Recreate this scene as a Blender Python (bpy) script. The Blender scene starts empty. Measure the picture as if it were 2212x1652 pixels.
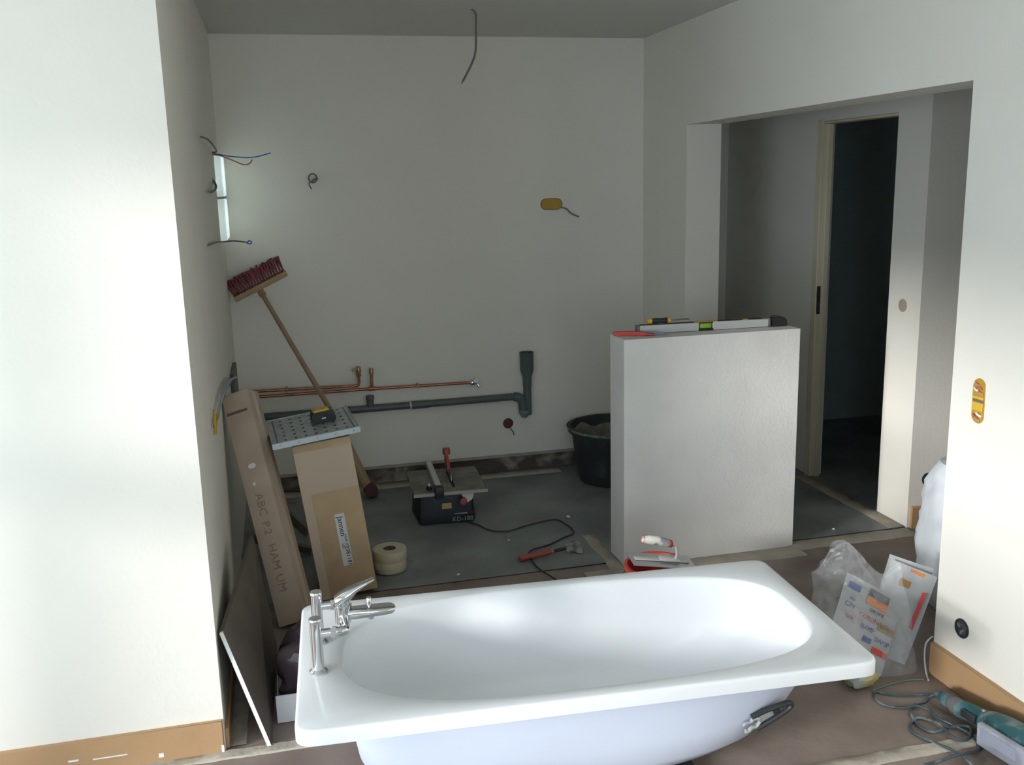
import bpy, bmesh, math, random
from mathutils import Vector, Matrix, Euler, noise
R = math.radians
random.seed(7)
S = bpy.context.scene
C = S.collection

# ------------------------------------------------------------------ camera
FPX = 2070.0
cam_d = bpy.data.cameras.new('camera')
cam_d.sensor_fit = 'HORIZONTAL'; cam_d.sensor_width = 36.0
cam_d.lens = 36.0 * FPX / 2212.0
cam_d.clip_start = 0.02
cam = bpy.data.objects.new('camera', cam_d); C.objects.link(cam)
yaw, pitch, roll = -0.2357, 0.2056, -0.0249
right0 = Vector((math.cos(yaw), -math.sin(yaw) * -1, 0))
def cam_matrix():
    cy, sy = math.cos(yaw), math.sin(yaw)
    Rz = Matrix(((cy, sy, 0), (-sy, cy, 0), (0, 0, 1)))
    B = Matrix(((1, 0, 0), (0, 0, -1), (0, 1, 0)))
    cp, sp = math.cos(pitch), math.sin(pitch)
    P = Matrix(((1, 0, 0), (0, cp, -sp), (0, sp, cp)))
    cr, sr = math.cos(roll), math.sin(roll)
    Q = Matrix(((cr, -sr, 0), (sr, cr, 0), (0, 0, 1)))
    M = Q @ P @ B @ Rz                       # world -> image axes (x right, y down, z forward)
    r, d, f = Vector(M[0]), Vector(M[1]), Vector(M[2])
    m = Matrix.Identity(4)
    for i in range(3):
        m[i][0] = r[i]; m[i][1] = -d[i]; m[i][2] = -f[i]
    m.translation = Vector((0, 0, 1.75))
    return m
cam.matrix_world = cam_matrix()
S.camera = cam

# ------------------------------------------------------------------ view, world, sun, window portals
S.view_settings.view_transform = 'Standard'
S.view_settings.look = 'None'
S.view_settings.exposure = 0.54
S.view_settings.gamma = 1.0
S.view_settings.use_curve_mapping = False

cy = S.cycles
cy.use_adaptive_sampling = True; cy.adaptive_threshold = 0.05; cy.adaptive_min_samples = 12
cy.max_bounces = 6; cy.diffuse_bounces = 4; cy.glossy_bounces = 3; cy.transmission_bounces = 3; cy.transparent_max_bounces = 6
cy.caustics_reflective = False; cy.caustics_refractive = False

W = bpy.data.worlds.new('sky'); S.world = W; W.use_nodes = True
nt = W.node_tree
bg = nt.nodes['Background']
bg.inputs[0].default_value = (0.75, 0.89, 1.0, 1)
bg.inputs[1].default_value = 3.4

sun_d = bpy.data.lights.new('sun', 'SUN'); sun_d.energy = 2.6; sun_d.angle = R(9); sun_d.color = (1.0, 0.99, 0.97)
sun = bpy.data.objects.new('sun', sun_d); C.objects.link(sun)
sdir = Vector((0.90, 0.42, -0.215)).normalized()
sun.rotation_euler = sdir.to_track_quat('-Z', 'Y').to_euler()
sun.location = (-4, -2, 4)

# big window in the left wall of the near room, outside the frame: Y and Z extent
XW0, YR = -1.9, -1.6
WY_A, WY_B, WZ0, WZ1 = -0.95, 2.72, 0.06, 2.24
po_d = bpy.data.lights.new('window_portal', 'AREA'); po_d.shape = 'RECTANGLE'
po_d.size = WZ1 - WZ0; po_d.size_y = WY_B - WY_A; po_d.cycles.is_portal = True
po = bpy.data.objects.new('window_portal', po_d); C.objects.link(po)
po.location = (XW0 - 0.16, (WY_A + WY_B) / 2, (WZ0 + WZ1) / 2); po.rotation_euler = (0, R(-90), 0)
# unseen rear window, added to brighten the back wall and partition
RX0, RX1, RZ0, RZ1 = -0.85, 1.05, 0.85, 2.25
pr_d = bpy.data.lights.new('fill_window_portal', 'AREA'); pr_d.shape = 'RECTANGLE'
pr_d.size = RX1 - RX0; pr_d.size_y = RZ1 - RZ0; pr_d.cycles.is_portal = True
prt = bpy.data.objects.new('fill_window_portal', pr_d); C.objects.link(prt)
prt.location = ((RX0 + RX1) / 2, YR - 0.16, (RZ0 + RZ1) / 2); prt.rotation_euler = (R(90), 0, 0)

# ------------------------------------------------------------------ materials
MATS = {}
def mat(name, col, rough=0.6, metal=0.0, col2=None, scale=8.0, lo=0.4, hi=0.6, detail=4.0, bump=0.0, bscale=None, spec=0.5, trans=0.0, alpha=1.0, stretch=None, dist=0.0):
    if name in MATS: return MATS[name]
    m = bpy.data.materials.new(name); m.use_nodes = True
    n = m.node_tree.nodes; l = m.node_tree.links; p = n['Principled BSDF']
    p.inputs['Base Color'].default_value = (*col, 1); p.inputs['Roughness'].default_value = rough
    p.inputs['Metallic'].default_value = metal; p.inputs['Specular IOR Level'].default_value = spec
    p.inputs['Transmission Weight'].default_value = trans; p.inputs['Alpha'].default_value = alpha
    tc = n.new('ShaderNodeTexCoord'); mp = n.new('ShaderNodeMapping'); l.new(tc.outputs['Object'], mp.inputs[0])
    if stretch: mp.inputs['Scale'].default_value = stretch
    if col2 is not None:
        nz = n.new('ShaderNodeTexNoise'); nz.inputs['Scale'].default_value = scale; nz.inputs['Detail'].default_value = detail
        nz.inputs['Distortion'].default_value = dist
        rp = n.new('ShaderNodeValToRGB'); rp.color_ramp.elements[0].position = lo; rp.color_ramp.elements[1].position = hi
        rp.color_ramp.elements[0].color = (*col, 1); rp.color_ramp.elements[1].color = (*col2, 1)
        l.new(mp.outputs[0], nz.inputs['Vector']); l.new(nz.outputs[0], rp.inputs[0]); l.new(rp.outputs[0], p.inputs['Base Color'])
    if bump:
        nb = n.new('ShaderNodeTexNoise'); nb.inputs['Scale'].default_value = bscale or scale * 4; nb.inputs['Detail'].default_value = 3
        b = n.new('ShaderNodeBump'); b.inputs['Strength'].default_value = bump; b.inputs['Distance'].default_value = 0.01
        l.new(mp.outputs[0], nb.inputs['Vector']); l.new(nb.outputs[0], b.inputs['Height']); l.new(b.outputs[0], p.inputs['Normal'])
    MATS[name] = m
    return m

M_wall = mat('white_plaster', (0.85, 0.817, 0.738), 0.75, col2=(0.835, 0.802, 0.723), scale=3, bump=0.08, bscale=60, spec=0.25)
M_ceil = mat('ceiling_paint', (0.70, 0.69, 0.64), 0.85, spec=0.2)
M_part = mat('block_plaster', (0.80, 0.775, 0.735), 0.8, col2=(0.76, 0.735, 0.70), scale=5, bump=0.15, bscale=80, spec=0.2)
M_floor = mat('dusty_brown_floor', (0.21, 0.155, 0.13), 0.62, col2=(0.32, 0.26, 0.225), scale=3.2, lo=0.35, hi=0.7, bump=0.12, bscale=30, detail=6)
M_dark = mat('dark_floor_sheet', (0.185, 0.20, 0.198), 0.5, col2=(0.33, 0.345, 0.335), scale=2.6, lo=0.35, hi=0.75, bump=0.25, bscale=9, detail=7)
M_mortar = mat('pale_mortar', (0.48, 0.43, 0.355), 0.85, col2=(0.36, 0.32, 0.26), scale=9, lo=0.35, hi=0.7, bump=0.3, bscale=50)
M_mdf = mat('mdf_board', (0.50, 0.305, 0.155), 0.6, col2=(0.43, 0.265, 0.14), scale=6, lo=0.3, hi=0.75, bump=0.04, bscale=90)
M_mdfscuff = mat('plaster_smear', (0.85, 0.83, 0.78), 0.8)
M_rubble = mat('exposed_masonry', (0.14, 0.115, 0.095), 0.95, col2=(0.42, 0.38, 0.32), scale=5.5, lo=0.44, hi=0.60, bump=0.8, bscale=35, detail=6, dist=0.6)
M_enamel = mat('white_enamel', (0.86, 0.875, 0.90), 0.18, spec=0.5)
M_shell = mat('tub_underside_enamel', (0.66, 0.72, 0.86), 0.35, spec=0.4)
M_chrome = mat('chrome', (0.75, 0.76, 0.78), 0.07, metal=1.0)
M_steel = mat('brushed_steel', (0.50, 0.51, 0.52), 0.33, metal=1.0, bump=0.03, bscale=200)
M_zinc = mat('galvanised_steel', (0.50, 0.54, 0.56), 0.5, metal=0.5, col2=(0.38, 0.41, 0.43), scale=30, lo=0.4, hi=0.65)
M_hole = mat('hole_black', (0.02, 0.02, 0.02), 0.9)
M_card = mat('brown_cardboard', (0.60, 0.44, 0.27), 0.85, col2=(0.55, 0.40, 0.245), scale=12, bump=0.04, bscale=120)
M_card2 = mat('pinkish_cardboard', (0.52, 0.41, 0.32), 0.85, col2=(0.47, 0.365, 0.285), scale=10, bump=0.04, bscale=120)
M_tape = mat('packing_tape', (0.60, 0.48, 0.365), 0.35)
M_print = mat('grey_print', (0.29, 0.225, 0.17), 0.9)
M_ink = mat('black_ink', (0.03, 0.03, 0.035), 0.8)
M_paper = mat('white_paper', (0.78, 0.79, 0.80), 0.7)
M_wood = mat('pale_wood', (0.50, 0.35, 0.20), 0.6, col2=(0.40, 0.27, 0.15), scale=14, stretch=(1, 1, 0.15), lo=0.35, hi=0.7)
M_dowel = mat('broom_stick_wood', (0.40, 0.27, 0.17), 0.6, col2=(0.30, 0.20, 0.13), scale=10, lo=0.35, hi=0.7)
M_brist = mat('red_bristle', (0.30, 0.06, 0.075), 0.7, col2=(0.15, 0.035, 0.05), scale=40, lo=0.4, hi=0.6)
M_copper = mat('copper', (0.52, 0.21, 0.13), 0.38, metal=0.75, col2=(0.36, 0.15, 0.10), scale=25, lo=0.4, hi=0.7)
M_brass = mat('brass', (0.42, 0.31, 0.14), 0.4, metal=0.8)
M_pvc = mat('grey_pvc', (0.115, 0.135, 0.135), 0.45)
M_pvcw = mat('white_seal', (0.55, 0.56, 0.55), 0.5)
M_black = mat('black_plastic', (0.028, 0.030, 0.032), 0.5)
M_rubber = mat('black_rubber_tub', (0.030, 0.038, 0.038), 0.55, col2=(0.10, 0.115, 0.11), scale=9, lo=0.6, hi=0.85)
M_dryplaster = mat('dried_plaster', (0.16, 0.155, 0.12), 0.95, col2=(0.36, 0.35, 0.30), scale=9, lo=0.45, hi=0.7, bump=0.9, bscale=18)
M_yellow = mat('yellow_plastic', (0.72, 0.44, 0.05), 0.45)
M_yelldark = mat('ochre_plastic', (0.50, 0.29, 0.04), 0.5)
M_red = mat('red_plastic', (0.62, 0.055, 0.04), 0.45)
M_redtool = mat('hazed_red_plastic', (0.40, 0.085, 0.07), 0.55)  # red dulled so the colour carries the alcove's dim haze
M_darkred = mat('dark_red_rubber', (0.12, 0.035, 0.035), 0.7)
M_orange = mat('orange_plastic', (0.68, 0.16, 0.05), 0.5)
M_brown = mat('brown_plastic', (0.13, 0.045, 0.03), 0.6)
M_green = mat('green_vial', (0.30, 0.55, 0.05), 0.2)
M_alu = mat('white_aluminium', (0.62, 0.62, 0.60), 0.45, metal=0.1)
M_saw = mat('saw_housing', (0.024, 0.032, 0.038), 0.5)
M_sawtop = mat('saw_table_metal', (0.26, 0.24, 0.20), 0.5, metal=0.3, col2=(0.18, 0.165, 0.14), scale=12)
M_label = mat('yellow_label', (0.50, 0.36, 0.12), 0.6)
M_white = mat('white_plastic', (0.75, 0.75, 0.73), 0.5)
M_tapecream = mat('joint_tape_paper', (0.62, 0.55, 0.40), 0.85, bump=0.2, bscale=90)
M_core = mat('cardboard_core', (0.16, 0.11, 0.08), 0.9)
M_blue = mat('blue_wire', (0.05, 0.15, 0.50), 0.5)
M_redwire = mat('red_wire', (0.50, 0.12, 0.05), 0.5)
M_grey = mat('grey_cable', (0.16, 0.16, 0.155), 0.55)
M_blackwire = mat('black_cable', (0.05, 0.05, 0.05), 0.55)
M_teal = mat('teal_plastic', (0.02, 0.095, 0.108), 0.55, col2=(0.21, 0.27, 0.29), scale=22, lo=0.42, hi=0.72)
M_dusty = mat('dusty_grey_metal', (0.22, 0.23, 0.27), 0.55, col2=(0.46, 0.48, 0.54), scale=9, lo=0.4, hi=0.7)
M_cable = mat('dusty_blue_grey_cable', (0.05, 0.075, 0.085), 0.6, col2=(0.24, 0.28, 0.31), scale=16, lo=0.5, hi=0.75)
M_gypsumface = mat('board_paper', (0.155, 0.125, 0.098), 0.85, col2=(0.135, 0.11, 0.085), scale=6)
M_gypsum = mat('gypsum_core', (0.88, 0.88, 0.86), 0.85)
M_sack = mat('white_sack', (0.68, 0.72, 0.76), 0.6, bump=0.5, bscale=14)
M_bagred = mat('dark_film', (0.075, 0.055, 0.065), 0.28, col2=(0.20, 0.15, 0.16), scale=7, lo=0.5, hi=0.8, bump=0.5, bscale=20)
M_printblue = mat('blue_ink', (0.04, 0.09, 0.30), 0.6)
M_printorange = mat('orange_ink', (0.75, 0.22, 0.03), 0.6)
M_printred = mat('red_ink', (0.60, 0.06, 0.05), 0.6)
M_printbrown = mat('ochre_ink', (0.36, 0.20, 0.05), 0.6)
M_doorwood = mat('raw_door_frame', (0.78, 0.70, 0.53), 0.6, col2=(0.70, 0.61, 0.44), scale=10, stretch=(1, 1, 0.1))
M_darkroom = mat('hazed_room_paint', (0.42, 0.50, 0.48), 0.9)  # lightened greenish tone stands in for a veil of haze
def translucent(name, tr_col, df_col, f):
    m = bpy.data.materials.new(name); m.use_nodes = True; n = m.node_tree.nodes; l = m.node_tree.links
    n.remove(n['Principled BSDF']); a = n.new('ShaderNodeBsdfTranslucent'); b = n.new('ShaderNodeBsdfPrincipled'); x = n.new('ShaderNodeMixShader')
    a.inputs[0].default_value = (*tr_col, 1); b.inputs['Base Color'].default_value = (*df_col, 1); b.inputs['Roughness'].default_value = 0.3
    x.inputs[0].default_value = f; l.new(a.outputs[0], x.inputs[1]); l.new(b.outputs[0], x.inputs[2]); l.new(x.outputs[0], n['Material Output'].inputs[0])
    return m
M_glassblock = translucent('frosted_glass', (0.78, 0.82, 0.78), (0.6, 0.62, 0.6), 0.25)
M_frame = mat('window_frame_white', (0.8, 0.8, 0.8), 0.4)

def film_mat(name, tint, op):
    m = bpy.data.materials.new(name); m.use_nodes = True
    n = m.node_tree.nodes; l = m.node_tree.links; p = n['Principled BSDF']
    p.inputs['Base Color'].default_value = (*tint, 1); p.inputs['Roughness'].default_value = 0.16
    p.inputs['Specular IOR Level'].default_value = 0.8
    tr = n.new('ShaderNodeBsdfTransparent'); mx = n.new('ShaderNodeMixShader')
    nz = n.new('ShaderNodeTexNoise'); nz.inputs['Scale'].default_value = 18; nz.inputs['Detail'].default_value = 5
    rp = n.new('ShaderNodeMapRange'); rp.inputs[1].default_value = 0.3; rp.inputs[2].default_value = 0.75
    rp.inputs[3].default_value = op * 0.6; rp.inputs[4].default_value = min(1, op * 1.5)
    tc = n.new('ShaderNodeTexCoord')
    b = n.new('ShaderNodeBump'); b.inputs['Strength'].default_value = 1.0; b.inputs['Distance'].default_value = 0.01
    l.new(tc.outputs['Object'], nz.inputs['Vector']); l.new(nz.outputs[0], rp.inputs[0]); l.new(rp.outputs[0], mx.inputs[0])
    l.new(nz.outputs[0], b.inputs['Height']); l.new(b.outputs[0], p.inputs['Normal'])
    l.new(tr.outputs[0], mx.inputs[1]); l.new(p.outputs[0], mx.inputs[2]); l.new(mx.outputs[0], n['Material Output'].inputs[0])
    return m
M_film = film_mat('clear_plastic_film', (0.72, 0.74, 0.76), 0.17)

# ------------------------------------------------------------------ geometry helpers
def link(name, me, m, parent=None, smooth=None):
    if m is not None: me.materials.append(m)
    if smooth is not None:
        for p in me.polygons: p.use_smooth = True
        me.set_sharp_from_angle(angle=R(smooth))
    o = bpy.data.objects.new(name, me); C.objects.link(o)
    if parent is not None: o.parent = parent
    return o
def finish(name, bm, m, parent=None, smooth=None):
    bmesh.ops.recalc_face_normals(bm, faces=bm.faces[:])
    me = bpy.data.meshes.new(name); bm.to_mesh(me); bm.free()
    return link(name, me, m, parent, smooth)
def frame(origin, x, y):
    x = Vector(x).normalized(); y = Vector(y); y = (y - x * y.dot(x)).normalized(); z = x.cross(y)
    m = Matrix.Identity(4)
    for i in range(3): m[i][0] = x[i]; m[i][1] = y[i]; m[i][2] = z[i]
    m.translation = Vector(origin); return m
def add_box(bm, lo, hi, mtx=None, bevel=0.0, seg=1):
    b2 = bmesh.new()
    vs = [b2.verts.new((x, y, z)) for x in (lo[0], hi[0]) for y in (lo[1], hi[1]) for z in (lo[2], hi[2])]
    for f in ((0, 1, 3, 2), (4, 6, 7, 5), (0, 4, 5, 1), (2, 3, 7, 6), (0, 2, 6, 4), (1, 5, 7, 3)):
        b2.faces.new([vs[i] for i in f])
    if bevel: bmesh.ops.bevel(b2, geom=b2.edges[:] , offset=bevel, segments=seg, profile=0.5, affect='EDGES')
    if mtx is not None: b2.transform(mtx)
    merge(bm, b2)
def merge(bm, b2):
    me = bpy.data.meshes.new('tmp'); b2.to_mesh(me); b2.free(); bm.from_mesh(me); bpy.data.meshes.remove(me)
def box(name, lo, hi, m, parent=None, mtx=None, bevel=0.0, seg=1):
    bm = bmesh.new(); add_box(bm, lo, hi, mtx, bevel, seg); return finish(name, bm, m, parent, 40 if bevel else None)
def spline(pts, n=6):
    P = [Vector(p) for p in pts]; out = []
    for i in range(len(P) - 1):
        p0 = P[max(i - 1, 0)]; p1 = P[i]; p2 = P[i + 1]; p3 = P[min(i + 2, len(P) - 1)]
        for k in range(n):
            t = k / n
            out.append(0.5 * ((2 * p1) + (p2 - p0) * t + (2 * p0 - 5 * p1 + 4 * p2 - p3) * t * t + (3 * p1 - p0 - 3 * p2 + p3) * t ** 3))
    out.append(P[-1]); return out
def add_tube(bm, pts, r, seg=8, caps=True):
    P = [Vector(p) for p in pts]; rings = []
    rr = r if isinstance(r, (list, tuple)) else [r] * len(P)
    up = None
    for i, p in enumerate(P):
        t = (P[min(i + 1, len(P) - 1)] - P[max(i - 1, 0)]).normalized()
        if up is None: up = t.orthogonal().normalized()
        up = (up - t * up.dot(t)); up = up.normalized() if up.length > 1e-6 else t.orthogonal().normalized()
        s = t.cross(up)
        rings.append([bm.verts.new(p + (up * math.cos(a) + s * math.sin(a)) * rr[i]) for a in [2 * math.pi * k / seg for k in range(seg)]])
    for a, b in zip(rings, rings[1:]):
        for k in range(seg): bm.faces.new((a[k], a[(k + 1) % seg], b[(k + 1) % seg], b[k]))
    if caps: bm.faces.new(rings[0][::-1]); bm.faces.new(rings[-1])
def tube(name, pts, r, m, parent=None, seg=8, smooth_n=0):
    bm = bmesh.new(); add_tube(bm, spline(pts, smooth_n) if smooth_n else pts, r, seg); return finish(name, bm, m, parent, 50)
def add_lathe(bm, prof, seg=24, mtx=None, cap0=True, cap1=True):
    b2 = bmesh.new(); rings = []
    for r, z in prof:
        rings.append([b2.verts.new((r * math.cos(2 * math.pi * k / seg), r * math.sin(2 * math.pi * k / seg), z)) for k in range(seg)])
    for a, b in zip(rings, rings[1:]):
        for k in range(seg): b2.faces.new((a[k], a[(k + 1) % seg], b[(k + 1) % seg], b[k]))
    if cap0: b2.faces.new(rings[0][::-1])
    if cap1: b2.faces.new(rings[-1])
    if mtx is not None: b2.transform(mtx)
    merge(bm, b2)
def lathe(name, prof, m, parent=None, mtx=None, seg=24, cap0=True, cap1=True):
    bm = bmesh.new(); add_lathe(bm, prof, seg, mtx, cap0, cap1); return finish(name, bm, m, parent, 40)
def zmat(p, d):
    return Matrix.Translation(Vector(p)) @ Vector(d).to_track_quat('Z', 'Y').to_matrix().to_4x4()
def add_prism(bm, poly, t0, t1, mtx=None):
    b2 = bmesh.new()
    a = [b2.verts.new((x, y, t0)) for x, y in poly]; b = [b2.verts.new((x, y, t1)) for x, y in poly]
    b2.faces.new(a[::-1]); b2.faces.new(b); n = len(poly)
    for i in range(n): b2.faces.new((a[i], a[(i + 1) % n], b[(i + 1) % n], b[i]))
    if mtx is not None: b2.transform(mtx)
    merge(bm, b2)
def prism(name, poly, t0, t1, m, parent=None, mtx=None):
    bm = bmesh.new(); add_prism(bm, poly, t0, t1, mtx); return finish(name, bm, m, parent, 40)
def tag(o, label, cat, group=None):
    o['label'] = label; o['category'] = cat
    if group: o['group'] = group
    return o
def thing(name, label, cat, loc=(0, 0, 0), group=None):
    o = bpy.data.objects.new(name, None); C.objects.link(o); o.location = loc; o.empty_display_size = 0.05
    return tag(o, label, cat, group)
def struct(o, label=None):
    o['kind'] = 'structure'
    if label: o['label'] = label
    return o
def adopt(root):
    """children were modelled in world space: keep them there under a moved root"""
    inv = Matrix.Translation(-root.location)
    for ch in root.children:
        if ch.type == 'MESH': ch.data.transform(inv)
        for g in ch.children:
            if g.type == 'MESH': g.data.transform(inv)
def text(name, s, size, m, parent, mtx, align='CENTER'):
    cu = bpy.data.curves.new('t', 'FONT'); cu.body = s; cu.size = size; cu.align_x = align; cu.align_y = 'CENTER'; cu.extrude = 0.0003
    cu.resolution_u = 2
    to = bpy.data.objects.new('t', cu); C.objects.link(to); bpy.context.view_layer.update()
    me = bpy.data.meshes.new_from_object(to.evaluated_get(bpy.context.evaluated_depsgraph_get()))
    bpy.data.objects.remove(to); bpy.data.curves.remove(cu)
    me.transform(mtx); me.materials.clear()
    return link(name, me, m, parent)

# ------------------------------------------------------------------ the room
XL, YF, YB, XR, ZC = -0.27, 2.90, 5.53, 2.17, 2.555
# floors
struct(box('floor', (XW0, YR, -0.1), (XR, YF, 0), M_floor))
struct(box('floor_tub_side', (XL, YF, -0.1), (3.0, 3.985, 0.0), M_floor))
struct(box('floor_opening', (XR, 1.6, -0.1), (4.4, YF, 0.0), M_floor))
struct(box('floor_corridor', (3.0, YF, -0.1), (4.4, 3.98, 0.0), M_floor))
def sheet_floor(name, x0, x1, y0, y1, seed):
    bm = bmesh.new(); nx, ny = int((x1 - x0) / 0.035), int((y1 - y0) / 0.035)
    g = [[bm.verts.new((x0 + (x1 - x0) * i / nx, y0 + (y1 - y0) * j / ny, 0.004 + 0.0035 * noise.noise(Vector((x0 + (x1 - x0) * i / nx * 1.0, y0 * 3 + j * 0.11, seed))))) for j in range(ny + 1)] for i in range(nx + 1)]
    for i in range(nx):
        for j in range(ny): bm.faces.new((g[i][j], g[i + 1][j], g[i + 1][j + 1], g[i][j + 1]))
    return struct(finish(name, bm, M_dark, None, 60))
sheet_floor('floor_alcove', XL, 2.98, 3.985, 6.05, 1.0)
struct(box('floor_alcove_base', (XL, 3.985, -0.1), (5.2, 6.05, -0.004), M_dark))
struct(box('floor_dark_room', (2.98, 4.0, -0.004), (5.2, 6.05, 0.004), M_dark))

def rough_band(name, x0, x1, y0, y1, seed, h=0.006, m=M_mortar):
    """an irregular-edged strip of old mortar"""
    bm = bmesh.new(); long_x = (x1 - x0) > (y1 - y0)
    n = max(6, int(max(x1 - x0, y1 - y0) / 0.03)); rows = []
    for i in range(n + 1):
        t = i / n; row = []
        for k, s in enumerate((0, 0.06, 0.5, 0.94, 1)):
            w = 0.008 * noise.noise(Vector((t * n * 0.35, seed, k < 2)))
            z = 0.0005 if k in (0, 4) else h + 0.002 * noise.noise(Vector((t * n * 0.6, seed + k, 3)))
            if long_x: row.append(bm.verts.new((x0 + (x1 - x0) * t, y0 + (y1 - y0) * s + w, z)))
            else: row.append(bm.verts.new((x0 + (x1 - x0) * s + w, y0 + (y1 - y0) * t, z)))
        rows.append(row)
    for a, b in zip(rows, rows[1:]):
        for k in range(4): bm.faces.new((a[k], a[k + 1], b[k + 1], b[k]))
    return struct(finish(name, bm, m, None, 60))
rough_band('trim_1', -2.3, 0.05, 2.845, 2.893, 1.1)
rough_band('trim_2', 1.15, 2.15, 2.272, 2.325, 2.2)
rough_band('trim_3', -0.262, -0.205, 2.91, 3.6, 3.3)
rough_band('trim_4', 2.30, 2.97, 3.87, 3.975, 4.4)
rough_band('trim_5', 1.385, 1.45, 3.90, 4.35, 5.5)
rough_band('trim_6', 1.25, 2.32, 3.80, 3.92, 6.6)
rough_band('trim_7', 2.885, 2.975, 3.99, 4.9, 7.7)

# walls
def wall(name, boxes, m=M_wall):
    bm = bmesh.new()
    for lo, hi in boxes: add_box(bm, lo, hi)
    return struct(finish(name, bm, m))
wall('wall_left_front', [((XW0, YF, 0), (XL, YF + 0.09, ZC))])
WY0, WY1, WZA, WZB = 5.10, 5.50, 1.49, 1.93
wall('wall_left', [((XL - 0.2, YF + 0.09, 0), (XL, WY0, ZC)), ((XL - 0.2, WY0, 0), (XL, WY1, WZA)), ((XL - 0.2, WY0, WZB), (XL, WY1, ZC)), ((XL - 0.2, WY1, 0), (XL, YB, ZC))])
wall('wall_back', [((XL - 0.2, YB, 0.115), (XR + 0.2, YB + 0.15, ZC))])
JN, JF, HZ = 2.71, 4.90, 2.03
wall('wall_right', [((XR, YR, 0), (XR + 0.2, JN, ZC)), ((XR, JF, 0), (XR + 0.2, YB, ZC)), ((XR, JN, HZ), (XR + 0.2, JF, ZC))])
wall('wall_partition', [((1.455, 3.93, 0), (2.315, 4.11, 1.06))], M_part)
# near room: rear wall with the added fill window, left wall with the big window the light comes from
wall('wall_rear', [((XW0 - 0.2, YR - 0.2, 0), (RX0, YR, ZC)), ((RX1, YR - 0.2, 0), (XR + 0.2, YR, ZC)), ((RX0, YR - 0.2, 0), (RX1, YR, RZ0)), ((RX0, YR - 0.2, RZ1), (RX1, YR, ZC))])
wall('wall_left_near', [((XW0 - 0.2, YR, 0), (XW0, WY_A, ZC)), ((XW0 - 0.2, WY_B, 0), (XW0, YF + 0.09, ZC)), ((XW0 - 0.2, WY_A, WZ1), (XW0, WY_B, ZC)), ((XW0 - 0.2, WY_A, 0), (XW0, WY_B, WZ0))])
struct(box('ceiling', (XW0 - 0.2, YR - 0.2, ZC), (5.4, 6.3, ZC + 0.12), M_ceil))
# corridor beyond the opening
DY0, DY1, DZ = 4.23, 4.905, 2.035
wall('wall_corridor', [((2.98, 3.98, 0), (3.06, DY0, ZC)), ((2.98, DY1, 0), (3.06, 6.05, ZC)), ((2.98, DY0, DZ), (3.06, DY1, ZC))])
wall('wall_corridor_front', [((3.06, 3.98, 0), (4.4, 4.08, ZC))])
wall('wall_corridor_end', [((XR + 0.2, 6.05, 0), (2.98, 6.15, ZC))])
wall('wall_corridor_right', [((4.4, 1.5, 0), (4.5, 4.08, ZC))])
wall('wall_corridor_near', [((XR + 0.2, 1.5, 0), (4.4, 1.6, ZC))])
wall('wall_corridor_back', [((XR + 0.2, YB, 0), (XR + 0.22, 6.05, ZC))])
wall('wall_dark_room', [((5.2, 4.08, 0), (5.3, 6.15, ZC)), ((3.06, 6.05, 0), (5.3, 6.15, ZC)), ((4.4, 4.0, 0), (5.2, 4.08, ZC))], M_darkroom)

# big window frame behind the photographer
wf = struct(thing('window_1', 'tall white framed window letting in the daylight', 'window'))
del wf['category']; del wf['label']
bm = bmesh.new()
for a in (WY_A, WY_B - 0.06): add_box(bm, (XW0 - 0.15, a, WZ0), (XW0 - 0.09, a + 0.06, WZ1), None, 0.005)
for a in (WZ0, WZ1 - 0.06): add_box(bm, (XW0 - 0.15, WY_A, a), (XW0 - 0.09, WY_B, a + 0.06), None, 0.005)
finish('window_frame', bm, M_frame, wf)
box('transom', (XW0 - 0.16, WY_A + 0.06, 1.17), (XW0 - 0.08, WY_B - 0.06, 1.35), M_frame, wf, None, 0.006)
for y in (-0.50, 0.44, 1.36, 2.28): box('mullion', (XW0 - 0.16, y - 0.08, WZ0 + 0.06), (XW0 - 0.08, y + 0.08, WZ1 - 0.06), M_frame, wf, None, 0.006)

rwn = struct(thing('fill_window', 'x', 'x')); del rwn['category']; del rwn['label']  # frame of the added window that brightens the alcove
bm = bmesh.new()
for a in (RX0, (RX0 + RX1) / 2 - 0.03, RX1 - 0.06): add_box(bm, (a, YR - 0.15, RZ0), (a + 0.06, YR - 0.09, RZ1), None, 0.005)
for a in (RZ0, RZ1 - 0.06): add_box(bm, (RX0, YR - 0.15, a), (RX1, YR - 0.09, a + 0.06), None, 0.005)
finish('window_frame', bm, M_frame, rwn)

# two stacked glass blocks in the left wall next to the back corner
gw = struct(thing('window_2', 'x', 'window', (XL, (WY0 + WY1) / 2, WZA))); del gw['category']; del gw['label']
zc_ = (WZA + WZB) / 2
for a, b in ((WZA + 0.004, zc_ - 0.006), (zc_ + 0.006, WZB - 0.004)):
    box('glass_block', (XL - 0.09, WY0 + 0.004, a), (XL + 0.030, WY1 - 0.004, b), M_glassblock, gw, None, 0.008, 2)
box('mortar_joint', (XL - 0.08, WY0, zc_ - 0.006), (XL + 0.026, WY1, zc_ + 0.006), M_mortar, gw)
adopt(gw)

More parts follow.
